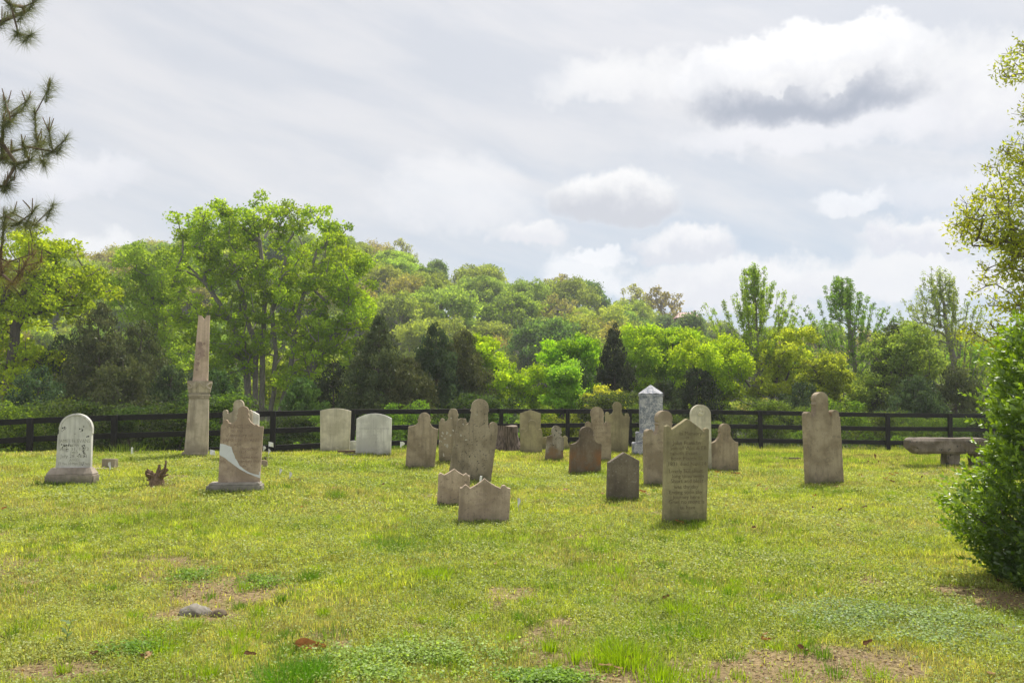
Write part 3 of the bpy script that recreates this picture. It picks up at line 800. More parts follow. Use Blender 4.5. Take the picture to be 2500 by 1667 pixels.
# ------------------------------------------------------------------ stone materials
TAN1 = stone_mat('tan_limestone', (.40, .32, .235), (.33, .255, .18), spots=(.12, .10, .08), spot_amt=.35, spot_scale=14)
TAN2 = stone_mat('grey_tan_limestone', (.37, .305, .225), (.30, .24, .17), spots=(.12, .10, .08), spot_amt=.8, spot_scale=19)
LICH = stone_mat('lichened_limestone', (.34, .28, .20), (.29, .235, .165), spots=(.14, .12, .09), spot_amt=.4, spot_scale=17)
OLV = stone_mat('olive_limestone', (.36, .31, .18), (.31, .26, .16), spots=(.17, .15, .08), spot_amt=.25)
PINK = stone_mat('pinkish_limestone', (.50, .385, .30), (.43, .32, .245), spots=(.17, .13, .10), spot_amt=.5, spot_scale=26, moss=.3)
PALE = stone_mat('pale_limestone', (.50, .415, .33), (.40, .33, .26), spots=(.14, .12, .10), spot_amt=.2, moss=.25)
BROWN = stone_mat('dark_brown_stone', (.21, .16, .12), (.165, .125, .095), spots=(.33, .29, .24), spot_amt=.3, spot_scale=30, stain=(.33, .14, .05), stain_z=.35)
GREYB = stone_mat('grey_brown_stone', (.20, .165, .13), (.15, .12, .095), spots=(.34, .31, .26), spot_amt=.45, spot_scale=24, speck=.6)
MOTT = stone_mat('mottled_stone', (.33, .29, .25), (.20, .15, .10), spots=(.045, .04, .035), spot_amt=.95, spot_scale=16, stain=(.28, .14, .05), stain_z=.25)
WHITE = stone_mat('white_marble', (.66, .64, .58), (.60, .58, .52), spots=(.52, .50, .44), spot_amt=.3, speck=.08, bump=.12, moss=.35)
WHITE2 = stone_mat('weathered_white_marble', (.62, .60, .55), (.55, .53, .47), spots=(.035, .035, .035), spot_amt=.0, speck=.08, bump=.15, moss=.2)
CREAM = stone_mat('cream_marble', (.62, .57, .43), (.55, .50, .37), speck=.1, bump=.12, moss=.4)
BASEST = stone_mat('pinkish_base_stone', (.46, .38, .33), (.38, .31, .27), speck=.3, moss=.6)
BRICK = stone_mat('red_brown_brick', (.23, .13, .12), (.17, .10, .09), speck=.4)
CEMENT = plain('white_cement', (.66, .66, .66), .8, .06, 6, .1)
BLACKST = plain('black_lichen', (.045, .045, .04), .9, .3)
def incise(name, c): return plain(name, c, .95, .35, 30, .1, .1)
INS_OL = incise('incised_olive', (.185, .15, .092)); INS_W = incise('incised_grey', (.36, .345, .30)); INS_P = incise('incised_pink', (.26, .185, .14))
INS_T = incise('incised_tan', (.24, .18, .125))
# veined marble for the shaft
mv, t = newmat('veined_marble')
v = t.add('ShaderNodeTexCoord').outputs['Object']
n = t.noise(v, 3.2, 8, .7, 1.6); n2 = t.noise(t.vmath('MULTIPLY', v, (3, 3, 1.2)), 4.5, 8, .75, 2.4)
c = t.mix(t.ramp(n, .42, .58), (.52, .51, .52), (.17, .19, .23))
c = t.mix(t.ramp(t.math('ABSOLUTE', t.math('SUBTRACT', n2, .5)), .045, .0, 0, .8), c, (.07, .08, .11))
c = t.mix(t.ramp(t.noise(v, 22, 4, .7), .45, .7, 0, .45), c, (.62, .60, .57))
p = t.add('ShaderNodeBsdfPrincipled'); t.l.new(c, p.inputs['Base Color']); p.inputs['Roughness'].default_value = .7
finish(t, p.outputs[0]); MARB = mv

# ------------------------------------------------------------------ headstones
def arc(cx, cy, r, a0, a1, n=14):
    return [(cx + r * math.cos(R(a0 + (a1 - a0) * i / n)), cy - r * math.sin(R(a0 + (a1 - a0) * i / n))) for i in range(n + 1)]
def quad(p0, c, p1, n=6, skip=True):
    o = []
    for i in range(1 if skip else 0, n + 1):
        f = i / n
        o.append(((1 - f) ** 2 * p0[0] + 2 * f * (1 - f) * c[0] + f * f * p1[0], (1 - f) ** 2 * p0[1] + 2 * f * (1 - f) * c[1] + f * f * p1[1]))
    return o
def shouldered(bl, br, sl, sr, head, neck, earL=None, earR=None, ledge=2.0):
    """outline in photo pixels. head=(cx,cy,r) neck=(xl,yl,xr,yr) ears=(cx,cy,r)"""
    cx, cy, r = head; xl, yl, xr, yr = neck
    o = [bl, sl]
    if earL:
        ex, ey, er = earL
        o += [(ex - er, sl[1])] + arc(ex, ey, er, 175, -20, 8)
        v0 = (ex + er * 1.12, ey + er * .6)
        o.append(v0)
    else: v0 = sl
    o += quad(v0, (xl - (xl - v0[0]) * .12, v0[1] - (v0[1] - yl) * .12), (xl, yl + 2))
    o += [(xl - ledge, yl), (xl - ledge, yl - 2)]
    a = math.degrees(math.acos(max(-1, min(1, (cx - xl - 1.0) / r)))) if abs(cx - xl - 1) < r else 8
    dyl = math.sqrt(max(0, r * r - (cx - xl - .5) ** 2)) if abs(cx - xl - .5) < r else 0
    a0 = 180 + math.degrees(math.atan2(dyl, max(.1, cx - xl))) ; a0 = min(a0, 215)
    a1 = -(a0 - 180)
    o += arc(cx, cy, r, a0, a1, 26)
    o += [(xr + ledge, yr - 2), (xr + ledge, yr)]
    if earR:
        ex, ey, er = earR; v1 = (ex - er * 1.12, ey + er * .6)
    else: v1 = sr
    o += quad((xr, yr + 2), (xr + (v1[0] - xr) * .12, v1[1] - (v1[1] - yr) * .12), v1, skip=False)
    if earR: o += arc(ex, ey, er, 200, 5, 8) + [(ex + er, sr[1])]
    o += [sr, br]
    out = [o[0]]
    for q in o[1:]:
        if abs(q[0] - out[-1][0]) + abs(q[1] - out[-1][1]) > .35: out.append(q)
    return out
def slab_mesh(name, pts, th, bev=.011):
    """pts: 2D (x,z) metres, counter or clockwise, slab from y=-th/2 to th/2"""
    bm = bmesh.new()
    f = bm.faces.new([bm.verts.new((x, -th / 2, z)) for x, z in pts])
    r = bmesh.ops.extrude_face_region(bm, geom=[f])
    bmesh.ops.translate(bm, vec=(0, th, 0), verts=[e for e in r['geom'] if isinstance(e, bmesh.types.BMVert)])
    if bev:
        ed = [e for e in bm.edges if abs(e.verts[0].co.y - e.verts[1].co.y) < 1e-5]
        bmesh.ops.bevel(bm, geom=ed, offset=bev, segments=2, profile=.5, affect='EDGES', clamp_overlap=True)
    return bm_mesh(name, bm)
def text_mesh(lines, width, name='inscription', depth=.0012):
    """lines: (text, x, z, size, shear, maxwidth)"""
    bmm = bmesh.new()
    for (s, x, z, size, sh, mw) in lines:
        cu = bpy.data.curves.new('t', 'FONT'); cu.body = s; cu.size = size; cu.align_x = 'CENTER'; cu.align_y = 'CENTER'; cu.shear = sh; cu.extrude = depth
        cu.resolution_u = 2
        ob = bpy.data.objects.new('t', cu); COL.objects.link(ob)
        bpy.context.view_layer.update()
        w = ob.dimensions.x
        me = bpy.data.meshes.new_from_object(ob)
        k = min(1.0, mw / max(w, 1e-3)) if mw else 1
        me.transform(Matrix.Translation((x, 0, z)) @ Matrix.Rotation(PI / 2, 4, 'X') @ Matrix.Diagonal((k, 1, 1, 1)))
        bmm.from_mesh(me)
        bpy.data.objects.remove(ob); bpy.data.curves.remove(cu); bpy.data.meshes.remove(me)
    me = bpy.data.meshes.new(name); bmm.to_mesh(me); bmm.free()
    return me
def blotches(parent, spots, y, mat, Lf, seed=1, m=100, name='lichen_patch', dens=1.0, size=1.6):
    rng = random.Random(seed); bm = bmesh.new()
    for (px, py, rx, ry, n) in spots:
        for _ in range(max(1, int(n * dens))):
            x, z = Lf(px + rng.gauss(0, rx), py + rng.gauss(0, ry)); rad = rng.uniform(.35, 1.3) / m * size
            vs = []
            for k in range(9):
                a = k * 2 * PI / 9; q = rad * rng.uniform(.55, 1.25)
                vs.append(bm.verts.new((x + math.cos(a) * q, y - rng.random() * .0008, z + math.sin(a) * q * 1.1)))
            bm.faces.new(vs)
    me = bpy.data.meshes.new(name); bm.to_mesh(me); bm.free()
    return link(name, me, mat, parent)
G_HS = 'headstones of the old graveyard'
FRINGE = []
def headstone(name, label, outline, base, th=.09, rz=0.0, mat=None, text=None, ins=None, D=None, lean=0.0, cat='headstone', as_root=True, tsz=None, bury=.12, bev=.011):
    """outline in photo px; base=(px,py) foot of the stone. text = list of (string, px, py, size_px)"""
    b = hit(*base)
    if D:
        b = Vector(((base[0] - 1250) / F * D, D, 0)); b.z = CZ + (ray(base[0], base[1], D).z - CZ)
    FRINGE.append((b.x, b.y, abs(outline[-1][0] - outline[0][0]) / F * b.y / 2, rz, th / 2))
    m = F / (b.y * math.cos(PITCH) + (b.z - CZ) * math.sin(PITCH))
    cz = math.cos(rz)
    L = lambda q: ((q[0] - base[0]) / m / cz, (base[1] - q[1]) / m)
    if mat not in (WHITE, CREAM):            # worn, slightly chipped edges
        rj = random.Random(int(base[0] * 7)); oo = [outline[0]]
        for q in outline[1:]:
            p_ = oo[-1]; d_ = math.hypot(q[0] - p_[0], q[1] - p_[1]); n_ = int(d_ / 5)
            for i_ in range(1, n_ + 1):
                f_ = i_ / (n_ + 1); oo.append((p_[0] + (q[0] - p_[0]) * f_ + rj.gauss(0, .18), p_[1] + (q[1] - p_[1]) * f_ + rj.gauss(0, .18)))
            oo.append(q)
        outline = oo
    pts = [L(q) for q in outline]
    # extend bottom into the ground
    p0, p1 = pts[0], pts[-1]
    pts[0] = (p0[0], -bury); pts[-1] = (p1[0], -bury)
    me = slab_mesh(name, pts, th, bev)
    o = link(name, me, mat); o.location = b; o.rotation_euler = (R(lean), 0, rz)
    tag(o, label, cat, G_HS if cat == 'headstone' else None)
    if text:
        ls = []
        for (s, px, py, sz, mw) in text:
            x, z = L((px, py)); ls.append((s, x, z, sz / m, 0, mw / m / cz))
        tm = link('inscription', text_mesh(ls, 1), ins or INS_T, o, (0, -th / 2 - .0012, 0))
    o['_m'] = m
    return o, m, L

# 1 white arched stone on its base, left
def base_block(name, x0, x1, y0, y1, z0, z1, bev=.02, taper=None, mat=None, parent=None):
    bm = bmesh.new(); box(bm, x0, x1, y0, y1, z0, z1)
    if taper:
        cx, cy = (x0 + x1) / 2, (y0 + y1) / 2
        for v in bm.verts:
            if v.co.z > z1 - 1e-4: v.co.x = cx + (v.co.x - cx) * taper[0]; v.co.y = cy + (v.co.y - cy) * taper[1]
    if bev: bmesh.ops.bevel(bm, geom=bm.edges[:], offset=bev, segments=2, affect='EDGES', clamp_overlap=True)
    return link(name, bm_mesh(name, bm), mat, parent)
b = hit(176, 1180); m = F / b.y
r1 = empty('headstone', b, R(9)); tag(r1, 'white marble headstone with rope-edged arched top on a pinkish base, name J. Evans', 'headstone', G_HS)
L = lambda x, y: ((x - 181.5) / m + .02, (1180 - y) / m)
ol = [(141.5, 1152), (144, 1062), (146.3, 1060), (146.3, 1050)] + arc(184, 1050, 38.5, 180, 0, 26) + [(222.5, 1060), (221, 1062), (221.5, 1152)]
sl = link('slab', slab_mesh('slab', [L(*q) for q in ol], .09, .006), WHITE2, r1)
# rope moulding
bm = bmesh.new()
cx, czz = L(184, 1050); rr = 34.8 / m
for i in range(60):
    f = i / 59; a = PI * f
    px_, pz_ = cx + rr * math.cos(a), czz + rr * math.sin(a)
    mt = Matrix.Translation((px_, -.047, pz_)) @ Matrix.Rotation(-(a + .8), 4, 'Y') @ Matrix.Diagonal((.017, .009, .008, 1))
    bmesh.ops.create_uvsphere(bm, u_segments=6, v_segments=4, radius=1, matrix=mt)
link('rope_moulding', bm_mesh('rope', bm, True), WHITE2, sl)
lines = [('JAMES H. EVANS', 183, 1078, 12, 72), ('BORN', 183, 1088, 8, 24), ('Aug. 31, 1773', 183, 1097.5, 12, 66), ('DIED', 183, 1106, 8, 22), ('July 28, 1851', 183, 1114.5, 12, 68), ('AGED', 183, 1123.5, 8, 22), ('77 Yrs 10 Mos 28 Days', 183, 1132.5, 10, 72)]
ls = [(s, *L(x, y), sz / m, 0, mw / m) for s, x, y, sz, mw in lines]
link('inscription', text_mesh(ls, 1), INS_W, sl, (0, -.0462, 0))
# black lichen blotches
blotches(sl, [(157, 1050, 1.6, 3.4, 16), (162, 1047, 1.8, 1.2, 6), (199, 1052, 2.4, 3.0, 14), (212, 1066, 1.6, 1.2, 6), (183, 1062, 1, 2, 3), (162, 1087, 4, 2.2, 14), (170, 1088, 4, 2, 12), (167, 1096, 2, 2, 8),
              (205, 1090, 1.4, 5, 14), (204, 1100, 2, 5, 14), (190, 1112, 8, 3, 10), (204, 1112, 3, 5, 9), (205, 1136, 1, 4, 7), (152, 1095, 2, 3, 5)], -.0466, BLACKST, L, 4, m, dens=.6, size=1.4)
def wblock(parent, name, x0, x1, y0, y1, z0, z1, mat, bev=.015, taper=None): return base_block(name, x0, x1, y0, y1, z0, z1, bev, taper, mat, parent)
bs = wblock(r1, 'base', -.355, .355, -.17, .17, -.15, .145, BASEST, .018)
wblock(r1, 'base_step', -.343, .343, -.158, .158, .147, .245, BASEST, .006, (.84, .6))
# small block behind it
b = hit(268, 1146); m = F / b.y
o = base_block('footstone', -17 / m, 17 / m, -.06, .06, -.1, 26 / m, .008, None, PALE); o.location = b; o.rotation_euler = (0, 0, R(-10)); tag(o, 'small square pale footstone with a white flag in front of it', 'footstone')
b = hit(247, 1147)
o = base_block('stone_slab', -.13, .13, -.1, .1, -.05, .035, .01, None, PALE); o.location = b; tag(o, 'thin flat stone lying in the grass left of the square footstone', 'stone')

# obelisk: broken shaft on column
b = hit(476, 1114); m = F / b.y
ob = empty('obelisk', b, R(17)); tag(ob, 'tall pinkish stone obelisk with a leaf-carved capital and notched broken top', 'monument')
def frustum(name, w0, w1, z0, z1, mat, parent, x0=0.0, x1=0.0, d0=None, d1=None, bev=.006, rot=0.0):
    bm = bmesh.new()
    d0 = d0 or w0; d1 = d1 or w1
    box(bm, -.5, .5, -.5, .5, 0, 1)
    for v in bm.verts:
        tp = v.co.z > .5
        v.co.x = v.co.x * (w1 if tp else w0) + (x1 if tp else x0); v.co.y *= (d1 if tp else d0); v.co.z = z1 if tp else z0
    if bev: bmesh.ops.bevel(bm, geom=bm.edges[:], offset=bev, segments=2, affect='EDGES', clamp_overlap=True)
    if rot: bmesh.ops.rotate(bm, verts=bm.verts, cent=(0, 0, 0), matrix=Matrix.Rotation(rot, 3, 'Z'))
    return link(name, bm_mesh(name, bm), mat, parent)
Z = lambda y: (1114 - y) / m
OBM = stone_mat('obelisk_stone', (.52, .44, .35), (.44, .365, .29), spots=(.26, .22, .18), spot_amt=.4, spot_scale=4, moss=.4, streak=.25)
OBP = stone_mat('pink_obelisk_stone', (.57, .43, .335), (.50, .37, .285), moss=0, spots=(.30, .19, .15), spot_amt=.0)
frustum('base', 61 / m, 58 / m, -.15, Z(1103), OBM, ob)
frustum('lower_shaft', 54 / m, 45 / m, Z(1103.3), Z(974), OBM, ob, 3 / m, 6.5 / m)
for i, (y0, y1, w) in enumerate(((973.8, 969, 50), (968.7, 963.5, 52), (963.2, 960, 50))):
    frustum('moulding', w / m, w / m, Z(y0), Z(y1), OBM, ob, 6.5 / m, 6.5 / m, bev=.018)
capo = frustum('capital', 50 / m, 58 / m, Z(959.8), Z(931.5), OBM, ob, 6.5 / m, 8 / m, bev=.012)
# carved leaves on the capital: curled corners and a central chevron
bm = bmesh.new()
for sx in (-1, 1):
    for k in range(9):
        f = k / 8; a = f * PI * .9
        bmesh.ops.create_icosphere(bm, subdivisions=2, radius=.026, matrix=Matrix.Translation((8 / m + sx * (26 - 9 * math.sin(a)) / m, -.292 - .0, Z(937 + 14 * f))) @ Matrix.Diagonal((.8, .55, 1, 1)))
for sx in (-1, 1):
    for k in range(9):
        f = k / 8
        bmesh.ops.create_icosphere(bm, subdivisions=1, radius=.012, matrix=Matrix.Translation((8 / m + sx * (1 + 10 * f) / m, -.284 + .016 * f, Z(937 + 12 * f))))
link('leaf_carving', bm_mesh('leaf_carving', bm, True), OBM, capo)
# broken upper shaft with a V notch at the top
bm = bmesh.new()
w0, w1 = 35 / m / 2, 26 / m / 2; x0, x1 = 8.5 / m, 14 / m
z0, z1 = Z(931.2), Z(770)
ring0 = [(-w0 + x0, -w0), (w0 + x0, -w0), (w0 + x0, w0), (-w0 + x0, w0)]
n = 12
prof = [(-1, 0), (-.75, -.03), (-.45, -.02), (-.3, -.07), (-.12, -.12), (0, -.15), (.15, -.13), (.32, -.06), (.5, -.01), (.72, -.015), (1, 0)]
fb = [bm.verts.new((x0 - w0, -w0, z0)), bm.verts.new((x0 + w0, -w0, z0))]
bb_ = [bm.verts.new((x0 - w0, w0, z0)), bm.verts.new((x0 + w0, w0, z0))]
ft = [bm.verts.new((x1 + w1 * a, -w1, z1 + c_ * .7)) for a, c_ in prof]; bt = [bm.verts.new((x1 + w1 * a, w1, z1 + c_ * .5)) for a, c_ in prof]
bm.faces.new([fb[0], fb[1]] + ft[::-1]); bm.faces.new([bb_[0], bb_[1]] + bt[::-1]); bm.faces.new([fb[0], bb_[0], bb_[1], fb[1]])
bm.faces.new([fb[0], ft[0], bt[0], bb_[0]]); bm.faces.new([fb[1], bb_[1], bt[-1], ft[-1]])
for i in range(len(prof) - 1): bm.faces.new([ft[i], ft[i + 1], bt[i + 1], bt[i]])
us_ = link('upper_shaft', bm_mesh('upper_shaft', bm), OBP, ob)
Lo = lambda x, y: ((x - 476) / m, Z(y))
# lean of the front face: stain placed just proud of the tapering face
STN = plain('brown_stain', (.34, .24, .19), .9, .3)
rng_ = random.Random(8); bm = bmesh.new()
for (px_, py_, rx_, ry_, n_) in ((483, 845, 4.5, 5, 14), (484, 858, 5, 6, 18), (486, 870, 5, 5, 16), (478, 876, 3, 6, 9), (477, 890, 2.5, 5, 8), (475, 902, 2, 4, 4)):
    for _ in range(n_ * 2):
        x, y = px_ + rng_.gauss(0, rx_ * .65), py_ + rng_.gauss(0, ry_ * .6); f = (931.2 - y) / (931.2 - 770)
        w = w0 + (w1 - w0) * f; X0, Z0 = Lo(x, y); q0 = rng_.uniform(.012, .03)
        vs = []
        for k in range(9):
            a = k * 2 * PI / 9; q = q0 * rng_.uniform(.6, 1.2); dz_ = math.sin(a) * q
            ff = f + dz_ / (z1 - z0)
            vs.append(bm.verts.new((X0 + math.cos(a) * q, -(w0 + (w1 - w0) * ff) - .0015 - rng_.random() * .001, Z0 + dz_)))
        bm.faces.new(vs)
me = bpy.data.meshes.new('stain'); bm.to_mesh(me); bm.free(); link('stain', me, STN, us_)

# SACRED stone on stepped base
b = hit(575, 1197); m = F / b.y
r2 = empty('headstone', b, R(9)); tag(r2, 'pinkish headstone beginning SACRED, mended with a diagonal white cement band, on a stepped grey base', 'headstone', G_HS)
L2 = lambda x, y: ((x - 575) / m, (1197 - y) / m)
ol = [(535, 1177), (538.5, 1041), (542.5, 1036)] + arc(549, 1032, 6, 180, -10, 8) + quad((556, 1037), (575, 1034), (577, 1020)) + [(574.5, 1019), (574.5, 1016)] + arc(590, 1006.5, 12.8, 200, -20, 24) + \
    [(604, 1015), (604, 1018), (602, 1020)] + quad((602, 1020), (606, 1034), (618, 1039)) + [(622, 1038), (628, 1043), (638.5, 1043.5), (637, 1060), (632, 1177)]
s2o = link('slab', slab_mesh('slab', [L2(*q) for q in ol], .085, .005), PINK, r2)
lines = [('SACRED', 584, 1043, 13, 60), ('to the', 577, 1053, 11, 40), ('memory of', 586, 1064, 12, 70), ('JAMES H. EVANS', 587, 1076, 12, 84), ('who', 578, 1086, 9, 22), ('departed', 606, 1096.5, 11, 52), ('1820', 590, 1105, 9, 30),
         ('Aged this', 606, 1117, 11, 54), ('life', 546, 1127, 11, 16), ('ramsey the', 606, 1127, 11, 56), ('wife', 592, 1138, 9, 26)]
link('inscription', text_mesh([(s, *L2(x, y), sz / m, 0, mw / m) for s, x, y, sz, mw in lines], 1), INS_P, s2o, (0, -.0437, 0))
bm = bmesh.new()
zz = lambda pts: [(430 + x / 3.2, 740 + y / 3.2) for x, y in pts]
patch = zz([(344, 1100), (385, 1108), (430, 1128), (442, 1165), (462, 1212), (488, 1262), (520, 1292), (572, 1325), (610, 1338), (640, 1344), (643, 1318), (650, 1316), (646, 1366), (600, 1348), (555, 1330), (500, 1300), (440, 1258), (385, 1212), (341, 1186)])
rj = random.Random(2); pp = []
for i_ in range(len(patch)):
    q, w_ = patch[i_], patch[(i_ + 1) % len(patch)]
    for k_ in range(4): pp.append((q[0] + (w_[0] - q[0]) * k_ / 4 + rj.gauss(0, .28), q[1] + (w_[1] - q[1]) * k_ / 4 + rj.gauss(0, .28)))
f = bm.faces.new([bm.verts.new((L2(*q)[0], -.0432, L2(*q)[1])) for q in pp])
r = bmesh.ops.extrude_face_region(bm, geom=[f]); bmesh.ops.translate(bm, vec=(0, -.003, 0), verts=[e for e in r['geom'] if isinstance(e, bmesh.types.BMVert)])
link('cement_patch', bm_mesh('cement_patch', bm), CEMENT, s2o)
GB = stone_mat('grey_base', (.44, .39, .36), (.36, .32, .29), speck=.3, moss=.4)
wblock(r2, 'base', -64 / m, 64 / m, -.19, .19, -.12, 14 / m, GB, .008)
wblock(r2, 'base_step', -60 / m, 60 / m, -.165, .165, 14.1 / m, 20.5 / m, GB, .01, (.96, .9))

# the slabs
S = []
headstone('headstone', 'pale shouldered headstone half hidden behind the one mended with white cement', shouldered((551, 1150), (617, 1150), (547, 1009), (619, 1009), (585, 988.5, 12.5), (573.5, 997, 598, 997), (553, 1006, 5.5), (612, 1006, 5.5)), (584, 1150), mat=PALE, D=18.8)
headstone('headstone', 'whitish arched headstone, farthest back behind the mended pink one', [(572, 1110), (572, 1015)] + quad((572, 1015), (600, 988), (635, 1012)) + [(635, 1110)], (604, 1110), mat=WHITE, D=21.5)
headstone('headstone', 'cream headstone with a shallow curved top, left of the pair by the fence', [(785.5, 1103), (783.6, 1003)] + quad((783.6, 1003), (821, 990.5), (858.2, 1003.5), 10) + [(855, 1103)], (820, 1103), mat=CREAM, rz=R(3), D=23.0,
          text=[('GEORGE W. EVANS', 820, 1026, 6, 64), ('Born Mar 4 1809', 820, 1033, 5, 46), ('Died 1852', 820, 1040, 5, 30), ('In full faith of the', 820, 1048, 4.5, 52), ('gospel of Christ', 820, 1056, 4.5, 46)], ins=incise('faint_cream', (.50, .46, .34)))
headstone('headstone', 'white headstone with a curved top, right of the pair by the fence', [(868, 1111), (870, 1022)] + quad((870, 1022), (913, 997), (955.5, 1021.5), 12) + [(954, 1111)], (912, 1111), mat=WHITE, rz=R(2),
          text=[('GEORGE D. BLACKMORE', 913, 1046.5, 6.5, 80), ('Born Feb 2 1760', 913, 1053, 5, 54), ('Soldier of', 913, 1062, 5, 36), ('Revolution', 913, 1070, 5, 40), ('Died 1833', 913, 1079, 5, 36), ('Rest in Peace', 913, 1089, 5, 44)], ins=incise('faint_grey', (.46, .45, .41)))
headstone('footstone', 'tiny arched white footstone seen between the two curved-top headstones', [(852, 1093), (852, 1078)] + quad((852, 1078), (866, 1073), (880, 1078)) + [(880, 1093)], (866, 1093), mat=WHITE, cat='footstone', D=25.5, th=.07)
b = hit(846, 1108); m = F / b.y
o = base_block('brick_block', -22 / m, 26 / m, -.05, .08, -.05, 9 / m, .006, None, BRICK); o.location = b; tag(o, 'dark red-brown brick block between the two curved-top headstones', 'brick')
b = hit(836, 1111)
o = base_block('stone_slab', -.34, .34, -.06, .1, -.05, .03, .008, None, BASEST); o.location = b; tag(o, 'low flat slab at the foot of the red-brown brick block', 'stone')
headstone('headstone', 'plain tan shouldered headstone leaning slightly right, left of the lichen-spotted one',
          shouldered((989.5, 1145), (1060, 1145), (996.4, 1041.5), (1069.5, 1047.5), (1035.2, 1021.5, 14.3), (1020.5, 1027, 1049, 1028.5)), (1025, 1145), mat=TAN1, rz=R(4), th=.08)
s8, m8, L8 = headstone('headstone', 'tan headstone spotted with white lichen, partly behind the tallest leaning one',
          shouldered((1071.5, 1131), (1141, 1131), (1071, 1030), (1141, 1031), (1106, 1008.5, 11), (1094.5, 1016, 1117, 1016), (1079.5, 1026.5, 5), (1133, 1027, 5)), (1106, 1131), mat=LICH, th=.08)
s9, m9, L9 = headstone('headstone', 'largest grey-tan headstone with round head and two ears, leaning right, dark lichen specks',
          shouldered((1093, 1176), (1197.5, 1176), (1115, 1035), (1214.5, 1047), (1171, 994.5, 20.6), (1150, 1003.5, 1190, 1005), (1126.5, 1031, 10), (1203.8, 1040.5, 10), 2.5), (1146, 1176), mat=TAN2, rz=R(8), th=.11)
s10, m10, L10 = headstone('headstone', 'smaller pinkish headstone with pointed scrolled top, cracked foot, behind the nearest one',
          [(1067, 1236), (1070.5, 1158), (1073, 1156)] + quad((1073, 1156), (1077, 1153), (1080, 1157)) + [(1084.5, 1159)] + quad((1084.5, 1159), (1098, 1152), (1108.8, 1144.3)) + quad((1108.8, 1144.3), (1118, 1153), (1131, 1159.6)) +
          [(1134, 1158)] + quad((1134, 1158), (1137, 1154), (1140, 1158)) + [(1143, 1161), (1146.5, 1162), (1146, 1236)], (1107, 1236), mat=PINK, rz=R(7), th=.09)
headstone('headstone', 'small wide pinkish headstone with pointed scrolled top, nearest the camera',
          [(1118, 1276), (1122.7, 1190.5), (1128, 1190)] + quad((1128, 1190), (1133, 1184), (1137, 1183)) + quad((1137, 1183), (1142, 1186), (1147, 1191.6)) + quad((1147, 1191.6), (1168, 1182), (1182.7, 1168.2)) +
          quad((1182.7, 1168.2), (1200, 1184), (1222, 1192.6)) + [(1224, 1188)] + quad((1224, 1188), (1228, 1183), (1233, 1186)) + [(1238, 1191), (1245.7, 1193), (1242, 1276)], (1180, 1276), mat=PINK, rz=R(6), th=.09,
          text=[('HENRY', 1180, 1206, 10, 60), ('Son of W. & M. Evans', 1181, 1219, 8, 76), ('born 1836', 1181, 1231, 8, 50), ('died 1838', 1181, 1243, 8, 50)], ins=incise('faint_pink', (.36, .27, .21)))
headstone('headstone', 'tall olive headstone with low pointed gable, behind the small eared one',
          [(1269, 1101), (1268.5, 1009), (1294.7, 1000.7), (1320, 1009), (1320, 1101)], (1294, 1101), mat=OLV, th=.08, D=26)
headstone('headstone', 'small olive headstone with round head and two ears before the gabled olive one',
          shouldered((1270.5, 1109), (1323, 1109), (1270, 1054), (1324.6, 1054.5), (1298.6, 1035, 10.2), (1289, 1041.5, 1308.5, 1041.5), (1275.8, 1051, 4.6), (1318.6, 1051.5, 4.6), 1.8), (1297, 1109), mat=OLV, th=.08)
headstone('footstone', 'low arched tan footstone just right of the olive eared headstone', [(1322, 1094), (1322, 1070)] + quad((1322, 1070), (1330, 1062), (1340, 1070)) + [(1340, 1094)], (1331, 1094), mat=OLV, cat='footstone', th=.06, D=27)
headstone('headstone', 'narrow stone mottled black and grey with a worn round head',
          shouldered((1330, 1125), (1374, 1125), (1335.5, 1065.5), (1377, 1068), (1358.5, 1051, 11.8), (1348, 1056, 1369, 1057), ledge=2.5), (1352, 1125), mat=MOTT, th=.10, rz=R(4))
headstone('headstone', 'small broken olive stone with one curled ear behind the mottled stone', [(1366, 1098), (1367, 1070)] + arc(1378.5, 1070.5, 6.8, 160, -30, 8) + quad((1384.5, 1074), (1386, 1086), (1392, 1090)) + [(1393, 1098)], (1379, 1098), mat=OLV, th=.07, D=26)
headstone('headstone', 'dark brown shouldered headstone with rusty orange stains and a round head',
          shouldered((1389, 1156), (1465.5, 1156), (1393, 1084), (1468, 1084), (1431.5, 1057.5, 16.4), (1416, 1065, 1448, 1065), ledge=2.0), (1428, 1156), mat=BROWN, th=.12, rz=R(12))
headstone('headstone', 'tan inscribed headstone with a wide round head, left of the paired tall ones',
          shouldered((1432, 1126), (1492, 1126), (1428, 1042), (1491, 1042), (1458, 1009.5, 16.4), (1444, 1015.5, 1474, 1015.5), (1436.5, 1037, 8), (1483, 1037, 8), 2), (1461, 1126), mat=TAN1, th=.09,
          text=[('To the', 1460, 1028, 9, 34), ('memory of', 1462, 1037, 9, 46), ('NANCY C.', 1463, 1047, 9, 48), ('wife of Wm', 1463, 1057, 8, 46), ('born', 1463, 1067, 8, 24)], ins=INS_T)
headstone('headstone', 'tall olive-tan headstone with narrow round head and two tiny ears, beside the marble shaft',
          shouldered((1480, 1106), (1532, 1106), (1478, 1016), (1538, 1017), (1507.4, 992.3, 11.2), (1498, 999, 1518, 999), (1482.8, 1010, 4.6), (1531.2, 1013.5, 4.8), 1.5), (1506, 1106), mat=OLV, th=.09)
headstone('headstone', 'dark grey-brown headstone with a plain pointed top, right of the brown shouldered one',
          [(1481, 1221), (1484, 1129), (1523, 1104.5), (1560.5, 1125), (1558.5, 1221)], (1520, 1221), mat=GREYB, th=.12, rz=R(9), bev=.012)
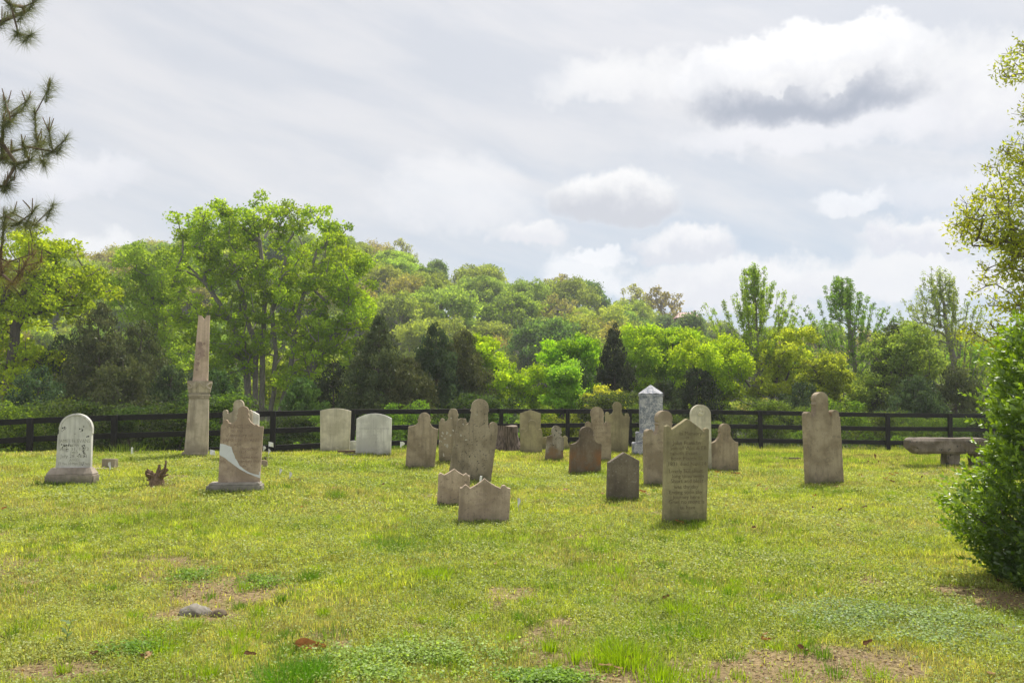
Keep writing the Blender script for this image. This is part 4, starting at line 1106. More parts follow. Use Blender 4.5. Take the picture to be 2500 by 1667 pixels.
headstone('headstone', 'broad tan headstone with thick round head, partly hidden by the gabled inscribed stone',
          shouldered((1573, 1186), (1676, 1186), (1571.5, 1065), (1674, 1065), (1621.5, 1022, 19.6), (1604, 1036, 1639, 1036), (1583, 1057, 9.5), (1662, 1057, 9.5), 2.5), (1624, 1186), mat=TAN1, th=.15, rz=R(16),
          text=[('Sacred to the', 1625, 1080, 9, 66), ('memory of', 1625, 1092, 9, 50), ('William Evans', 1625, 1104, 9, 66)], ins=incise('faint_tan', (.30, .235, .165)))
WL = plain('white_lichen', (.50, .47, .40), .95, .2, 40); DL = plain('dark_lichen', (.11, .095, .075), .95, .3, 40)
blotches(s8, [(1081, 1058, 1.2, 1.5, 7), (1091.6, 1057, 1.2, 1.5, 7), (1078, 1064, 1.2, 1.2, 5), (1085, 1070, 1.4, 1.4, 7), (1076, 1077, 1.2, 1.2, 5), (1100, 1062, 1, 1.2, 4), (1107, 1052, 1, 1.5, 4), (1092.6, 1088, 2, 2, 9), (1084, 1110, 1, 2, 7), (1102, 1022, 1, .8, 3), (1086, 1085, 1, 1, 3)], -.0412, WL, lambda x, y: L8((x, y)), 5, m8)
blotches(s9, [(1124, 1063, .8, 1.2, 5), (1129.5, 1036, 1, 1, 5), (1137, 1073, 1.5, 1.5, 4), (1161, 1012, 1, .5, 2)], -.0562, WL, lambda x, y: L9((x, y)), 6, m9, size=1.3)
blotches(s9, [(1182, 1010, 1.5, 3, 10), (1180, 1034, 1.4, 2.2, 7), (1163, 1146, 2, 4, 14), (1150, 1163, 2, 3, 10), (1132, 1141, 2, 2.6, 8), (1145, 1112, 2.5, 2, 7), (1135, 1104, 2, 1.6, 6), (1185, 1115, 1.6, 2, 5), (1120, 1128, 1.2, 1.4, 4), (1160, 1080, 18, 22, 22), (1165, 1118, 20, 25, 20), (1150, 1060, 15, 10, 8)], -.0562, DL, lambda x, y: L9((x, y)), 7, m9, name='dark_lichen_patch', size=1.25)
blotches(s10, [(1070 + 3.2 * i_, 1223 + 1.1 * i_ + (1.5 if i_ % 2 else 0), .8, .5, 4) for i_ in range(11)] + [(1108, 1218, 3, .7, 6), (1077, 1232, 6, 2, 8)], -.0462, DL, lambda x, y: L10((x, y)), 8, m10, name='crack', size=1.1)
T = lambda x, y: (1580 + x / 4.9, 980 + y / 4.9)
gl = [('In Memory', 520, 385, 13, 70), ('of', 480, 432, 11, 14), ('John Franklin', 470, 498, 13.5, 92), ('son of Wm & EB', 490, 560, 13.5, 94), ('zabeth Evans', 430, 620, 13.5, 82), ('born March 12', 470, 682, 13.5, 92), ('1831 died Nov 14', 470, 748, 13.5, 96), ('______', 470, 785, 12, 20),
      ('Lovely but short', 455, 832, 13, 92), ('long thou seem', 480, 892, 13, 90), ('Short and blest', 468, 950, 13.5, 98), ('was thy day', 455, 1018, 13, 80), ('Ending soon thy', 448, 1082, 13, 94), ('Journey here', 455, 1140, 13, 82), ('Grief no more is', 458, 1195, 13.5, 98), ('to have', 470, 1262, 13, 46), ('______', 445, 1296, 12, 16)]
headstone('headstone', 'tall gabled olive headstone covered with carved verse, right of centre',
          [(1617, 1274), (1624.5, 1042)] + [T(225, 296)] + quad(T(225, 296), T(246, 276), T(268, 298), 5) + [T(283, 318), T(288, 337), T(400, 265), T(470, 216), T(485, 210), T(505, 220), T(600, 290), T(690, 362), T(697, 350)] +
          quad(T(697, 350), T(702, 322), T(724, 321), 5) + quad(T(724, 321), T(748, 325), T(752, 346), 5) + [(1733.5, 1056), (1723.5, 1274)], (1670, 1274), mat=OLV, th=.11, rz=R(8),
          text=[(s, *T(x, y), sz, mw) for s, x, y, sz, mw in gl], ins=INS_OL)
sw, m, Lw = headstone('headstone', 'cream round-topped headstone with a small carved emblem, behind the gabled verse stone',
          [(1683, 1140), (1683, 1013)] + arc(1708, 1013, 25.3, 180, 0, 26) + [(1733.4, 1140)], (1708, 1140), mat=CREAM, th=.09, rz=R(6), D=19)
bm = bmesh.new()
for i in range(40):
    a = PI * i / 39; x, z = Lw((1708 + 21.5 * math.cos(a), 1013 - 21.5 * math.sin(a)))
    bmesh.ops.create_icosphere(bm, subdivisions=1, radius=.011, matrix=Matrix.Translation((x, -.046, z)) @ Matrix.Diagonal((1, .6, 1, 1)))
for i in range(20):
    a = 2 * PI * i / 20; x, z = Lw((1708 + 7.5 * math.cos(a), 1007 - 7.5 * math.sin(a)))
    bmesh.ops.create_icosphere(bm, subdivisions=1, radius=.012, matrix=Matrix.Translation((x, -.045, z)) @ Matrix.Diagonal((1, .5, 1, 1)))
for (x_, y_, s_) in ((1708, 1003, .03), (1706, 1009, .03), (1710, 1010, .022)):
    x, z = Lw((x_, y_)); bmesh.ops.create_icosphere(bm, subdivisions=2, radius=s_, matrix=Matrix.Translation((x, -.045, z)) @ Matrix.Diagonal((1, .35, 1.2, 1)))
link('carved_emblem', bm_mesh('carved_emblem', bm, True), CREAM, sw)
headstone('headstone', 'tan headstone with a thin round head and sloping shoulders, right of the gabled verse stone',
          shouldered((1732, 1152), (1802.7, 1152), (1733.5, 1081), (1802.7, 1080), (1770.5, 1047.5, 13.2), (1757, 1054, 1782.5, 1054), ledge=1.8), (1768, 1152), mat=TAN1, th=.12, rz=R(13))
headstone('headstone', 'tallest tan headstone standing apart at the right, thick slab with round head and two ears',
          shouldered((1966.5, 1183), (2059, 1183), (1963, 1021), (2052.7, 1017.5), (2005, 974.5, 17), (1989, 989, 2021, 989), (1970.5, 1013, 7.5), (2040, 1011, 10), 2.2), (2012, 1183), mat=TAN1, th=.17, rz=R(13))
# veined marble shaft
b = hit(1588, 1106) if False else Vector(((1588 - 1250) / F * 24.5, 24.5, CZ - (1106 - HZ) / F * 24.5)); m = F / 24.5
ms = empty('marble_shaft', b, R(-6)); tag(ms, 'grey-veined marble shaft with a ridged pyramid cap, near the fence', 'monument')
Zm = lambda y: (1106 - y) / m
wblock(ms, 'plinth', -46 / m, 46 / m, -46 / m, 46 / m, -.2, Zm(1080), MARB, .012)
wblock(ms, 'base', -37 / m, 37 / m, -37 / m, 37 / m, Zm(1079.8), Zm(1054), MARB, .02)
wblock(ms, 'shaft', -27.5 / m, 27.5 / m, -27.5 / m, 27.5 / m, Zm(1053.8), Zm(968), MARB, .008)
bm = bmesh.new()
w = 28.8 / m; zc = Zm(962); za = Zm(939)
box(bm, -w, w, -w, w, Zm(967.8), zc)
n = 24; apex = bm.verts.new((0, 0, za)); rim = []
for i in range(n):
    a = 2 * PI * (i + .5) / n; k = w * 1.0 / max(abs(math.cos(a)), abs(math.sin(a)))
    z_ = zc + .004 + (.022 if i % 2 else 0)
    rim.append(bm.verts.new((math.cos(a) * k, math.sin(a) * k, z_)))
for i in range(n): bm.faces.new([rim[i], rim[(i + 1) % n], apex])
bm.faces.new(rim[::-1])
link('cap', bm_mesh('cap', bm), MARB, ms)
# small bits of stone
b = hit(641, 1141); o = base_block('footstone', -.09, .09, -.06, .06, -.06, .14, .02, None, PINK); o.location = b; tag(o, 'small worn pink footstone at the right of the mended headstone', 'footstone')
b = hit(1941, 1121); o = base_block('stone_slab', -.14, .14, -.07, .07, -.05, .045, .01, None, BRICK); o.location = b; tag(o, 'low reddish slab in the grass left of the tallest headstone', 'stone')
def rock(name, loc, s, seed, mat, label, cat='rock'):
    rng = np.random.RandomState(seed); bm = bmesh.new(); bmesh.ops.create_icosphere(bm, subdivisions=4, radius=1)
    ph = rng.rand(3) * 20
    for v in bm.verts:
        n_ = float(fbm(v.co.x * 1.3 + ph[0] + v.co.z, v.co.y * 1.3 + ph[1] - v.co.z * .7, 4)); n3_ = float(fbm(v.co.x * 5 + ph[0], v.co.y * 5 + ph[1] + v.co.z * 4, 3))
        v.co *= .62 + .62 * n_ + .22 * round(n3_ * 5) / 5
        v.co = Vector((v.co.x * s[0], v.co.y * s[1], v.co.z * s[2]))
    o = link(name, bm_mesh(name, bm, True), mat); o.location = loc; tag(o, label, cat); return o
ROCK = stone_mat('grey_rock', (.34, .31, .28), (.26, .23, .20), speck=.5, moss=0, spots=(.45, .43, .40), spot_amt=.4)
b = hit(470, 1503); rock('rock', b + Vector((0, .05, .0)), (.115, .08, .062), 3, ROCK, 'larger flat grey rock in the bare patch, left foreground')
b = hit(530, 1505); rock('rock', b + Vector((0, .03, .0)), (.058, .05, .042), 9, stone_mat('brown_rock', (.24, .18, .13), (.17, .13, .09), moss=0, speck=.6), 'small brown rock touching the larger grey one, left foreground')

# ------------------------------------------------------------------ bench
b = hit(2320, 1138); m = F / b.y
bench = empty('stone_bench', b, R(-4)); tag(bench, 'rough-hewn stone bench behind the boxwood bush on the right', 'bench')
BEN = stone_mat('rough_bench_stone', (.25, .205, .175), (.16, .125, .10), spots=(.04, .045, .04), spot_amt=.85, spot_scale=9, speck=.5, bump=1.0, moss=0)
bm = bmesh.new(); bmesh.ops.create_grid(bm, x_segments=2, y_segments=2, size=1); bm.free()
bm = bmesh.new()
x0, x1 = (2219 - 2320) / m, (2405 - 2320) / m; zt, zb = (1138 - 1069) / m, (1138 - 1107) / m
NX, NR = 48, 22
rings = []
for i in range(NX + 1):
    f = i / NX; x = x0 + (x1 - x0) * f
    e = min(1, (i + .35) / 6.0, (NX - i + .35) / 6.0); e = math.sqrt(1 - (1 - e) ** 2)
    ring = []
    for j in range(NR):
        a = 2 * PI * j / NR
        ca, sa = math.cos(a), math.sin(a)
        k = 1 / max(abs(ca), abs(sa)) ** .82
        yy = ca * k * .30; zz_ = sa * k * (zt - zb) / 2
        nz = float(fbm(x * 3 + 4, yy * 4 + zz_ * 5 + 9, 4)) - .5
        zz_ = zz_ * (e if sa < 0 else .55 + .45 * e) + (nz * .07 if sa < .3 else nz * .03)
        ring.append(bm.verts.new((x + nz * .05, yy * (.6 + .4 * e) + nz * .08, (zt + zb) / 2 + zz_)))
    rings.append(ring)
for i in range(NX):
    for j in range(NR):
        bm.faces.new([rings[i][j], rings[i][(j + 1) % NR], rings[i + 1][(j + 1) % NR], rings[i + 1][j]])
bm.faces.new(rings[0][::-1]); bm.faces.new(rings[-1])
link('seat', bm_mesh('seat', bm), BEN, bench)
for lx in (0.0, (2385 - 2320) / m):
    bm = bmesh.new(); box(bm, lx - .145, lx + .145, -.2, .2, -.15, zb + .03)
    bmesh.ops.subdivide_edges(bm, edges=bm.edges[:], cuts=5, use_grid_fill=True)
    for v in bm.verts:
        n_ = float(fbm(v.co.x * 6 + 3, v.co.z * 6 + v.co.y * 3, 3)) - .5; v.co.x += n_ * .06; v.co.y += n_ * .05
    link('leg', bm_mesh('leg', bm), BEN, bench)

# ------------------------------------------------------------------ fence
FBLK = plain('black_stained_wood', (.009, .008, .009), .6, .3, 14, .25, .18, (1, 1, 1))
fence = empty('board_fence', (0, 33, -.1)); tag(fence, 'black three-rail board fence running behind the graves', 'fence')
tops = []
for (px_, py_, mm) in POSTS:
    Dp = F / mm; w = ray(px_, py_, Dp); tops.append(w)
def orient_box(name, p, q, w, h, mat, parent, up=Vector((0, 0, 1))):
    d = q - p; L_ = d.length; dx_ = d.normalized(); dy_ = up.cross(dx_).normalized(); dz_ = dx_.cross(dy_)
    bm = bmesh.new(); box(bm, 0, L_, -w / 2, w / 2, -h, 0)
    bmesh.ops.bevel(bm, geom=bm.edges[:], offset=.006, segments=1, affect='EDGES')
    Mx = Matrix((dx_, dy_, dz_)).transposed().to_4x4(); Mx.translation = p
    bmesh.ops.transform(bm, matrix=Mx, verts=bm.verts)
    return link(name, bm_mesh(name, bm), mat, parent)
rngf = random.Random(3)
off = fence.location
for i, w in enumerate(tops):
    p = w - off
    bm = bmesh.new(); box(bm, -.075, .075, -.07, .07, -1.95, .0)
    bmesh.ops.bevel(bm, geom=bm.edges[:], offset=.008, segments=1, affect='EDGES')
    o = link('post', bm_mesh('post', bm), FBLK, fence, p)
    o.rotation_euler = (R(rngf.uniform(-.6, .6)), R(rngf.uniform(-.8, .8)), 0)
for i in range(len(tops) - 1):
    for k, dz_ in enumerate((.005, .535, 1.06)):
        j1, j2 = rngf.uniform(-.008, .008), rngf.uniform(-.008, .008)
        p = tops[i] - off + Vector((0, .09, -dz_ + j1)); q = tops[i + 1] - off + Vector((0, .09, -dz_ + j2))
        d = (q - p).normalized() * .003
        orient_box('rail', p + d, q - d, .035, .165, FBLK, fence)

# ------------------------------------------------------------------ cut stump
b = hit(1240, 1094); b = Vector(((1238 - 1250) / F * 25.5, 25.5, 0)); b.z = CZ - (1094 - HZ) / F * 25.5; m = F / 25.5
stump = empty('tree_stump', b); tag(stump, 'sawn-off tree stump with ridged dark bark between the leaning headstone and the fence', 'stump')
mb, t = newmat('ridged_bark')
v = t.vmath('MULTIPLY', t.add('ShaderNodeTexCoord').outputs['Object'], (1, 1, .12))
n = t.noise(v, 26, 5, .7); c = t.mix(t.ramp(n, .38, .62), (.055, .04, .03), (.22, .165, .13))
p = t.add('ShaderNodeBsdfPrincipled'); t.l.new(c, p.inputs['Base Color']); p.inputs['Roughness'].default_value = .95
bp = t.add('ShaderNodeBump'); bp.inputs['Distance'].default_value = .05; t.l.new(n, bp.inputs['Height']); t.l.new(bp.outputs[0], p.inputs['Normal']); finish(t, p.outputs[0])
bm = bmesh.new(); rings = []
for i in range(14):
    z = -.15 + i / 13 * ((1094 - 1039) / m + .15); ring = []
    for j in range(48):
        a = 2 * PI * j / 48; fl = math.exp(-max(0, z) * 6) * (.10 + .09 * math.cos(3 * a + 1) + .05 * math.cos(5 * a))
        rr = (.285 + .012 * math.sin(17 * a) + .01 * math.sin(29 * a + z * 2)) * (1 - .02 * z) + fl
        ring.append(bm.verts.new((math.cos(a) * rr, math.sin(a) * rr, z + (.02 * math.sin(a * 2) if i == 13 else 0))))
    rings.append(ring)
for i in range(13):
    for j in range(48): bm.faces.new([rings[i][j], rings[i][(j + 1) % 48], rings[i + 1][(j + 1) % 48], rings[i + 1][j]])
tp = [v.co.copy() for v in rings[-1]]
link('bark', bm_mesh('stump_bark', bm, True), mb, stump)
bm = bmesh.new(); bm.faces.new([bm.verts.new(c_ * 1.0) for c_ in tp])
link('cut_face', bm_mesh('cut_face', bm), plain('cut_wood', (.20, .16, .12), .9), stump)
# ------------------------------------------------------------------ dug-up root
b = hit(383, 1186); rngr = np.random.RandomState(5)
pos, par, rad = [np.array([0, 0, -.05]), np.array([0, 0, .06]), np.array([.0, 0, .13])], [-1, 0, 1], [.14, .11, .085]
def limb(dirv_, n, step, r0_, start=1, curl=(0, 0, .02)):
    p_ = pos[start].copy(); d = np.array(dirv_, float); prev = start; r_ = r0_
    for k in range(n):
        d = d + np.array(curl) + rngr.normal(0, .12, 3); d /= np.linalg.norm(d); p_ = p_ + d * step; pos.append(p_.copy()); par.append(prev); rad.append(r_); prev = len(pos) - 1; r_ *= .82
limb((.7, -.1, .15), 7, .055, .042, 1, (.0, 0, .16)); limb((.75, 0, .1), 6, .05, .03, 0, (0, 0, .05))
for k in range(30):
    a = rngr.uniform(-1.7, .9); limb((math.sin(a) * 1.2, rngr.normal(0, .5), .5 + .35 * math.cos(a)), 5, .040, .030, rngr.randint(1, 3), (rngr.normal(0, .05), 0, .02))
for k in range(10):
    a = k * .63; limb((math.cos(a), math.sin(a), -.05), 4, .045, .024, 0, (0, 0, -.04))
v_, f_ = tubes(np.array(pos), np.array(par), np.array(rad), 7)
rt = link('root_stump', npmesh('root_stump', v_, [f_], smooth=True), plain('dry_root_wood', (.21, .145, .095), .95, .45, 22, .9, .1, (2, 2, .5))); rt.location = b
tag(rt, 'torn brown root stump sticking out of the lawn between the two left monuments', 'stump')
# ------------------------------------------------------------------ little white survey flags
FLAGM = plain('white_plastic', (.80, .80, .80), .5, .03); WIRE = plain('flag_wire', (.4, .4, .4), .4)
FL = [(267, 1168, 40, (-4, 18), 'drooping white marker flag in front of the square footstone'), (512, 1117, 20, (13, 12), 'white marker flag at the right of the obelisk foot'),
      (655, 1112, 34, (12, 11), 'highest of three white marker flags right of the mended headstone'), (644, 1117, 28, (5, 12), 'white marker flag leaning left, lowest one near the fence by the mended headstone'),
      (656, 1122, 26, (4, 14), 'white marker flag standing over a small pile of dark debris'), (684, 1166, 22, (5, 14), 'drooping white marker flag, left of a close pair on the lawn'),
      (708, 1176, 24, (5, 16), 'drooping white marker flag, right of a close pair on the lawn'), (980, 1104, 26, (8, 14), 'white marker flag left of the plain leaning tan headstone'),
      (1266, 1252, 36, (5, 22), 'white marker flag right of the nearest small headstone')]
for (px_, py_, hp_, (fw, fh), lab) in FL:
    b = hit(px_, py_); m = F / b.y; hh = hp_ / m
    r_ = empty('marker_flag', b); tag(r_, lab, 'flag', 'white marker flags in the grass')
    v_, f_ = tubes(np.array([[0, 0, -.05], [0, 0, hh]]), np.array([-1, 0]), np.array([.002, .002]), 5)
    link('wire', npmesh('wire', v_, [f_]), WIRE, r_)
    bm = bmesh.new(); n = 5; g = []
    drp = fw < 9
    w_, h_ = fw / m, fh / m
    for i in range(n + 1):
        row = []
        for j in range(n + 1):
            fx, fz = i / n, j / n
            x = fx * w_ * (1 if not drp else (.35 + 1.1 * math.sin(PI * min(1, fz + .15))) ) - (w_ * .4 if drp else 0); z = hh - fz * h_ - (fx * h_ * .25 if not drp else 0)
            row.append(bm.verts.new((x, .012 * math.sin(fx * 5 + fz * 3), z)))
        g.append(row)
    for i in range(n):
        for j in range(n): bm.faces.new([g[i][j], g[i + 1][j], g[i + 1][j + 1], g[i][j + 1]])
    link('flag', bm_mesh('flag', bm, True), FLAGM, r_)
for (px_, py_, hpx, lab, tl) in ((322, 1112, 20, 'short white stake in the grass near the left part of the fence', 0), (1170, 1200, 38, 'white stake poking up behind the nearest small headstone', .12)):
    b = hit(px_, py_); m = F / b.y; bm = bmesh.new(); box(bm, -.018, .018, -.012, .012, -.1, hpx / m)
    bmesh.ops.bevel(bm, geom=bm.edges[:], offset=.004, segments=1, affect='EDGES')
    o = link('white_stake', bm_mesh('white_stake', bm), FLAGM); o.location = b; o.rotation_euler = (0, tl, 0); tag(o, lab, 'stake')
# ------------------------------------------------------------------ pine at the left edge
def pine():
    rng = np.random.RandomState(41); D = 10.5
    base = base_at(-620, D)
    tufts = [(83, 7), (27, 13), (13, 49), (74, 87), (45, 84), (60, 30), (120, 214), (67, 246), (13, 250), (40, 277), (85, 281), (9, 295), (120, 321), (156, 344), (89, 339), (58, 357), (27, 370), (129, 370), (107, 397), (71, 393), (9, 388), (100, 355), (40, 400), (5, 350),
             (20, 300), (27, 442), (9, 455), (125, 509), (80, 518), (85, 549), (45, 545), (13, 527), (9, 560), (30, 520)]
    brown = [(20, 640), (60, 650), (30, 690), (80, 620), (5, 670), (45, 670), (95, 640), (0, 630)]
    T_, k_ = [], []
    for (x, y) in tufts:
        w = ray(x, y, D + rng.uniform(-.5, .5)); T_.append([w.x - base.x, w.y - base.y, w.z - base.z]); k_.append(0)
    for (x, y) in brown:
        w = ray(x, y, D + rng.uniform(-.3, .3)); T_.append([w.x - base.x, w.y - base.y, w.z - base.z]); k_.append(1)
    for _ in range(150):                         # the rest of the crown, outside the picture
        x, y = rng.uniform(-1100, -30), rng.uniform(-900, 620); w = ray(x, y, D + rng.uniform(-2.2, 2.2)); T_.append([w.x - base.x, w.y - base.y, w.z - base.z]); k_.append(0)
    T_ = np.array(T_)
    top = ray(-620, -1000, D).z - base.z
    trunk = [[0, 0, -.3], [.1, 0, top * .5], [0, 0, top]]
    limbs = []
    for y in (60, 340, 540, 670):
        w = ray(-60, y + 20, D); limbs.append([[.05, 0, w.z - base.z - .15], [w.x - base.x, 0, w.z - base.z]])
    pos, par, rad = grow([trunk] + limbs, T_, rng, .25, .006, -.02, .15, .48, .25)
    for q in range(len(pos)):                     # limbs spring from the trunk
        if par[q] == -1 and q > 0:
            par[q] = int(np.argmin(np.linalg.norm(pos[:int(top / .25)] - pos[q], axis=1)))
    rad[:int(top / .25)] = np.linspace(.17, .03, int(top / .25))
    root = empty('pine_tree', base); tag(root, 'pine with long-needled twigs reaching in from the left edge of the picture', 'tree')
    v, f = tubes(pos, par, rad, 6); link('trunk', npmesh('pine_trunk', v, [f], smooth=True), M_PINEBARK, root)
    V_, C_ = [], []
    cand = np.arange(len(pos))
    for t_, k in zip(T_, k_):
        j = int(np.argmin(np.linalg.norm(pos - t_, axis=1))); ax = pos[j] - pos[max(par[j], 0)]; ax = ax / (np.linalg.norm(ax) + 1e-6)
        ax = ax * .6 + np.array([0, 0, .45])
        nn = 300 if k == 0 else 130
        s = rng.rand(nn)
        st = t_ + (s[:, None] - .75) * ax * .26
        d = rng.normal(0, 1, (nn, 3)); d /= np.linalg.norm(d, axis=1, keepdims=True); d = d + ax * .75 + np.array([0, 0, -.12]); d /= np.linalg.norm(d, axis=1, keepdims=True)
        L_ = rng.uniform(.12, .22, nn)[:, None]
        sd_ = np.cross(d, rng.normal(0, 1, (nn, 3))); sd_ /= np.linalg.norm(sd_, axis=1, keepdims=True)
        tip = st + d * L_; tip[:, 2] -= L_[:, 0] * .12
        V_.append(np.stack([st - sd_ * .0019, st + sd_ * .0019, tip], 1))
        c0 = np.array([.19, .21, .10]) if k == 0 else np.array([.24, .19, .10])
        C_.append(np.repeat(c0 * rng.uniform(.6, 1.5, (nn, 1)), 3, 0))
    V_ = np.concatenate(V_).reshape(-1, 3); C_ = np.concatenate(C_)
    f = np.arange(len(V_)).reshape(-1, 3)
    # candles (new brown shoots)
    cp, cpar, cr_ = [], [], []
    for t_, k in zip(T_, k_):
        if rng.rand() < .75:
            for _ in range(rng.randint(1, 4)):
                o_ = t_ + rng.normal(0, .02, 3); n0 = len(cp); cp += [o_, o_ + np.array([rng.normal(.01, .03), rng.normal(0, .03), rng.uniform(.08, .17)])]; cpar += [-1, n0]; cr_ += [.0075, .005]
    v, f4 = tubes(np.array(cp), np.array(cpar), np.array(cr_), 5)
    link('needles', npmesh('pine_needles', np.vstack([V_, v]), [f4 + len(V_), f], np.vstack([C_, np.tile([.25, .17, .11], (len(v), 1))])), M_NEEDLE, root)
pine()

# ------------------------------------------------------------------ tree over the bush, right edge
def right_tree():
    rng = np.random.RandomState(43); D = 15.0
    base = base_at(2720, D)
    E = [(2470, 140, 45, 22, 8), (2485, 180, 30, 20, 4), (2500, 290, 22, 60, 8), (2440, 380, 22, 18, 4), (2480, 400, 40, 40, 12), (2428, 470, 20, 30, 6), (2345, 520, 24, 34, 8), (2360, 555, 30, 26, 7),
         (2420, 560, 55, 45, 16), (2470, 590, 55, 55, 20), (2480, 480, 40, 50, 12), (2440, 660, 50, 40, 12), (2490, 680, 40, 50, 12), (2450, 745, 50, 30, 8), (2490, 780, 40, 50, 9), (2380, 810, 40, 18, 5), (2460, 840, 40, 30, 7), (2430, 700, 30, 20, 3),
         (2640, 400, 120, 260, 50), (2850, 420, 120, 260, 30), (2640, 720, 120, 120, 16)]
    E = [(e[0] + 18,) + e[1:] for e in E]
    C = ell_points(E, D, base, rng, depth=.9, mult=1.5)
    tl = [[[0, 0, -.2]] + trunkline(base, [(2710, 900), (2690, 600), (2680, 300), (2690, 60)], D), [[0, 0, 1.0]] + trunkline(base, [(2600, 700), (2520, 620)], D)]
    root = mk_tree('overhanging_tree', base, tl, C, .20 * (.6 + .8 * rng.rand(len(C))), 13500, .080, ((.13, .165, .012), (.275, .265, .02)), rng, asp=.38, seg=.35, r0=.0055, twigs=3, shell=.15, flat=.8, low=.5, lift=.08, bark=M_BARK, up=.0)
    tag(root, 'tree with small yellow-green leaves overhanging the right edge above the bush', 'tree')
right_tree()

# ------------------------------------------------------------------ boxwood bush
def bush():
    rng = np.random.RandomState(44); b = hit(2600, 1440); b = Vector((5.2, 7.8, float(ground(5.2, 7.8))))
    zt = np.array([0, .1, .4, .65, .95, 1.2, 1.6, 2.0, 2.3, 2.6]); rt_ = np.array([1.0, 1.1, 1.2, 1.18, 1.02, .90, .94, .86, .64, .15])
    n = 5000
    z = np.interp(rng.rand(n), np.cumsum(rt_) / rt_.sum(), zt); a = rng.rand(n) * 2 * PI
    lump = fbm(np.cos(a) * 3.0 + 5, np.sin(a) * 3.0 + z * 2.6 + 7, 3)
    r = np.interp(z, zt, rt_) * (.54 + .72 * lump) * (1 - .30 * rng.rand(n) ** 1.3)
    P = np.stack([np.cos(a) * r, np.sin(a) * r, z], 1)
    out = np.stack([np.cos(a), np.sin(a), .55 + .5 * rng.rand(n)], 1) + rng.normal(0, .28, (n, 3)); out /= np.linalg.norm(out, axis=1, keepdims=True)
    # some long leading shoots
    nl = 17; k = np.repeat(np.arange(n), nl); s = np.tile(np.linspace(0, 1, nl), n)
    SL = (.09 + .10 * rng.rand(n) + .12 * (rng.rand(n) > .9))
    c = P[k] + out[k] * (s * SL[k])[:, None]
    side = np.cross(out[k], rng.normal(0, 1, (len(k), 3))); side /= np.linalg.norm(side, axis=1, keepdims=True)
    ax = out[k] * (.45 + .4 * s[:, None]) + side * .75
    ax /= np.linalg.norm(ax, axis=1, keepdims=True)
    Ln = .050 * (.7 + .5 * rng.rand(len(k))); c = c + ax * Ln[:, None] * .5
    fresh = np.clip((lump[k] - .25) * 2.2, 0, 1) * (.25 + .75 * s) * (.5 + .5 * rng.rand(len(k)))
    cold = np.array([.045, .105, .014]); cnew = np.array([.30, .46, .02])
    cc = cold + (cnew - cold) * fresh[:, None]; cc *= rng.uniform(.8, 1.2, (len(k), 1))
    up = rng.normal(0, .4, (len(k), 3)) + out[k]
    bb2 = np.cross(ax, up); bb2 /= np.linalg.norm(bb2, axis=1, keepdims=True); nn = np.cross(bb2, ax)
    Wd = Ln * .48
    v = np.stack([c - ax * Ln[:, None] * .5, c + bb2 * Wd[:, None] * .5 - ax * .1 * Ln[:, None] + nn * Wd[:, None] * .12, c + bb2 * Wd[:, None] * .42 + ax * .22 * Ln[:, None] + nn * Wd[:, None] * .12, c + ax * Ln[:, None] * .5,
                  c - bb2 * Wd[:, None] * .42 + ax * .22 * Ln[:, None] + nn * Wd[:, None] * .12, c - bb2 * Wd[:, None] * .5 - ax * .1 * Ln[:, None] + nn * Wd[:, None] * .12], 1).reshape(-1, 3)
    o6 = (np.arange(len(k)) * 6)[:, None]
    f = np.concatenate([o6 + np.array([0, 1, 2, 3]), o6 + np.array([0, 3, 4, 5])])
    root = empty('boxwood_bush', b); tag(root, 'big glossy dark green boxwood bush filling the lower right edge', 'bush')
    link('foliage', npmesh('bush_foliage', v, [f], np.repeat(cc, 6, 0), True), M_GLOSSY, root)
    T_ = P[rng.choice(n, 420, False)] * np.array([.92, .92, 1])
    pos, par, rad = grow([[[0, 0, -.1], [0, 0, 1.0], [.05, 0, 1.9]], [[.1, .1, -.1], [.3, .2, .8]], [[-.1, 0, -.1], [-.35, -.1, .8]]], T_, rng, .16, .0035, .1, .5, .5, .2)
    v, f = tubes(pos, par, rad); link('stems', npmesh('bush_stems', v, [f], smooth=True), M_BARK, root)
bush()

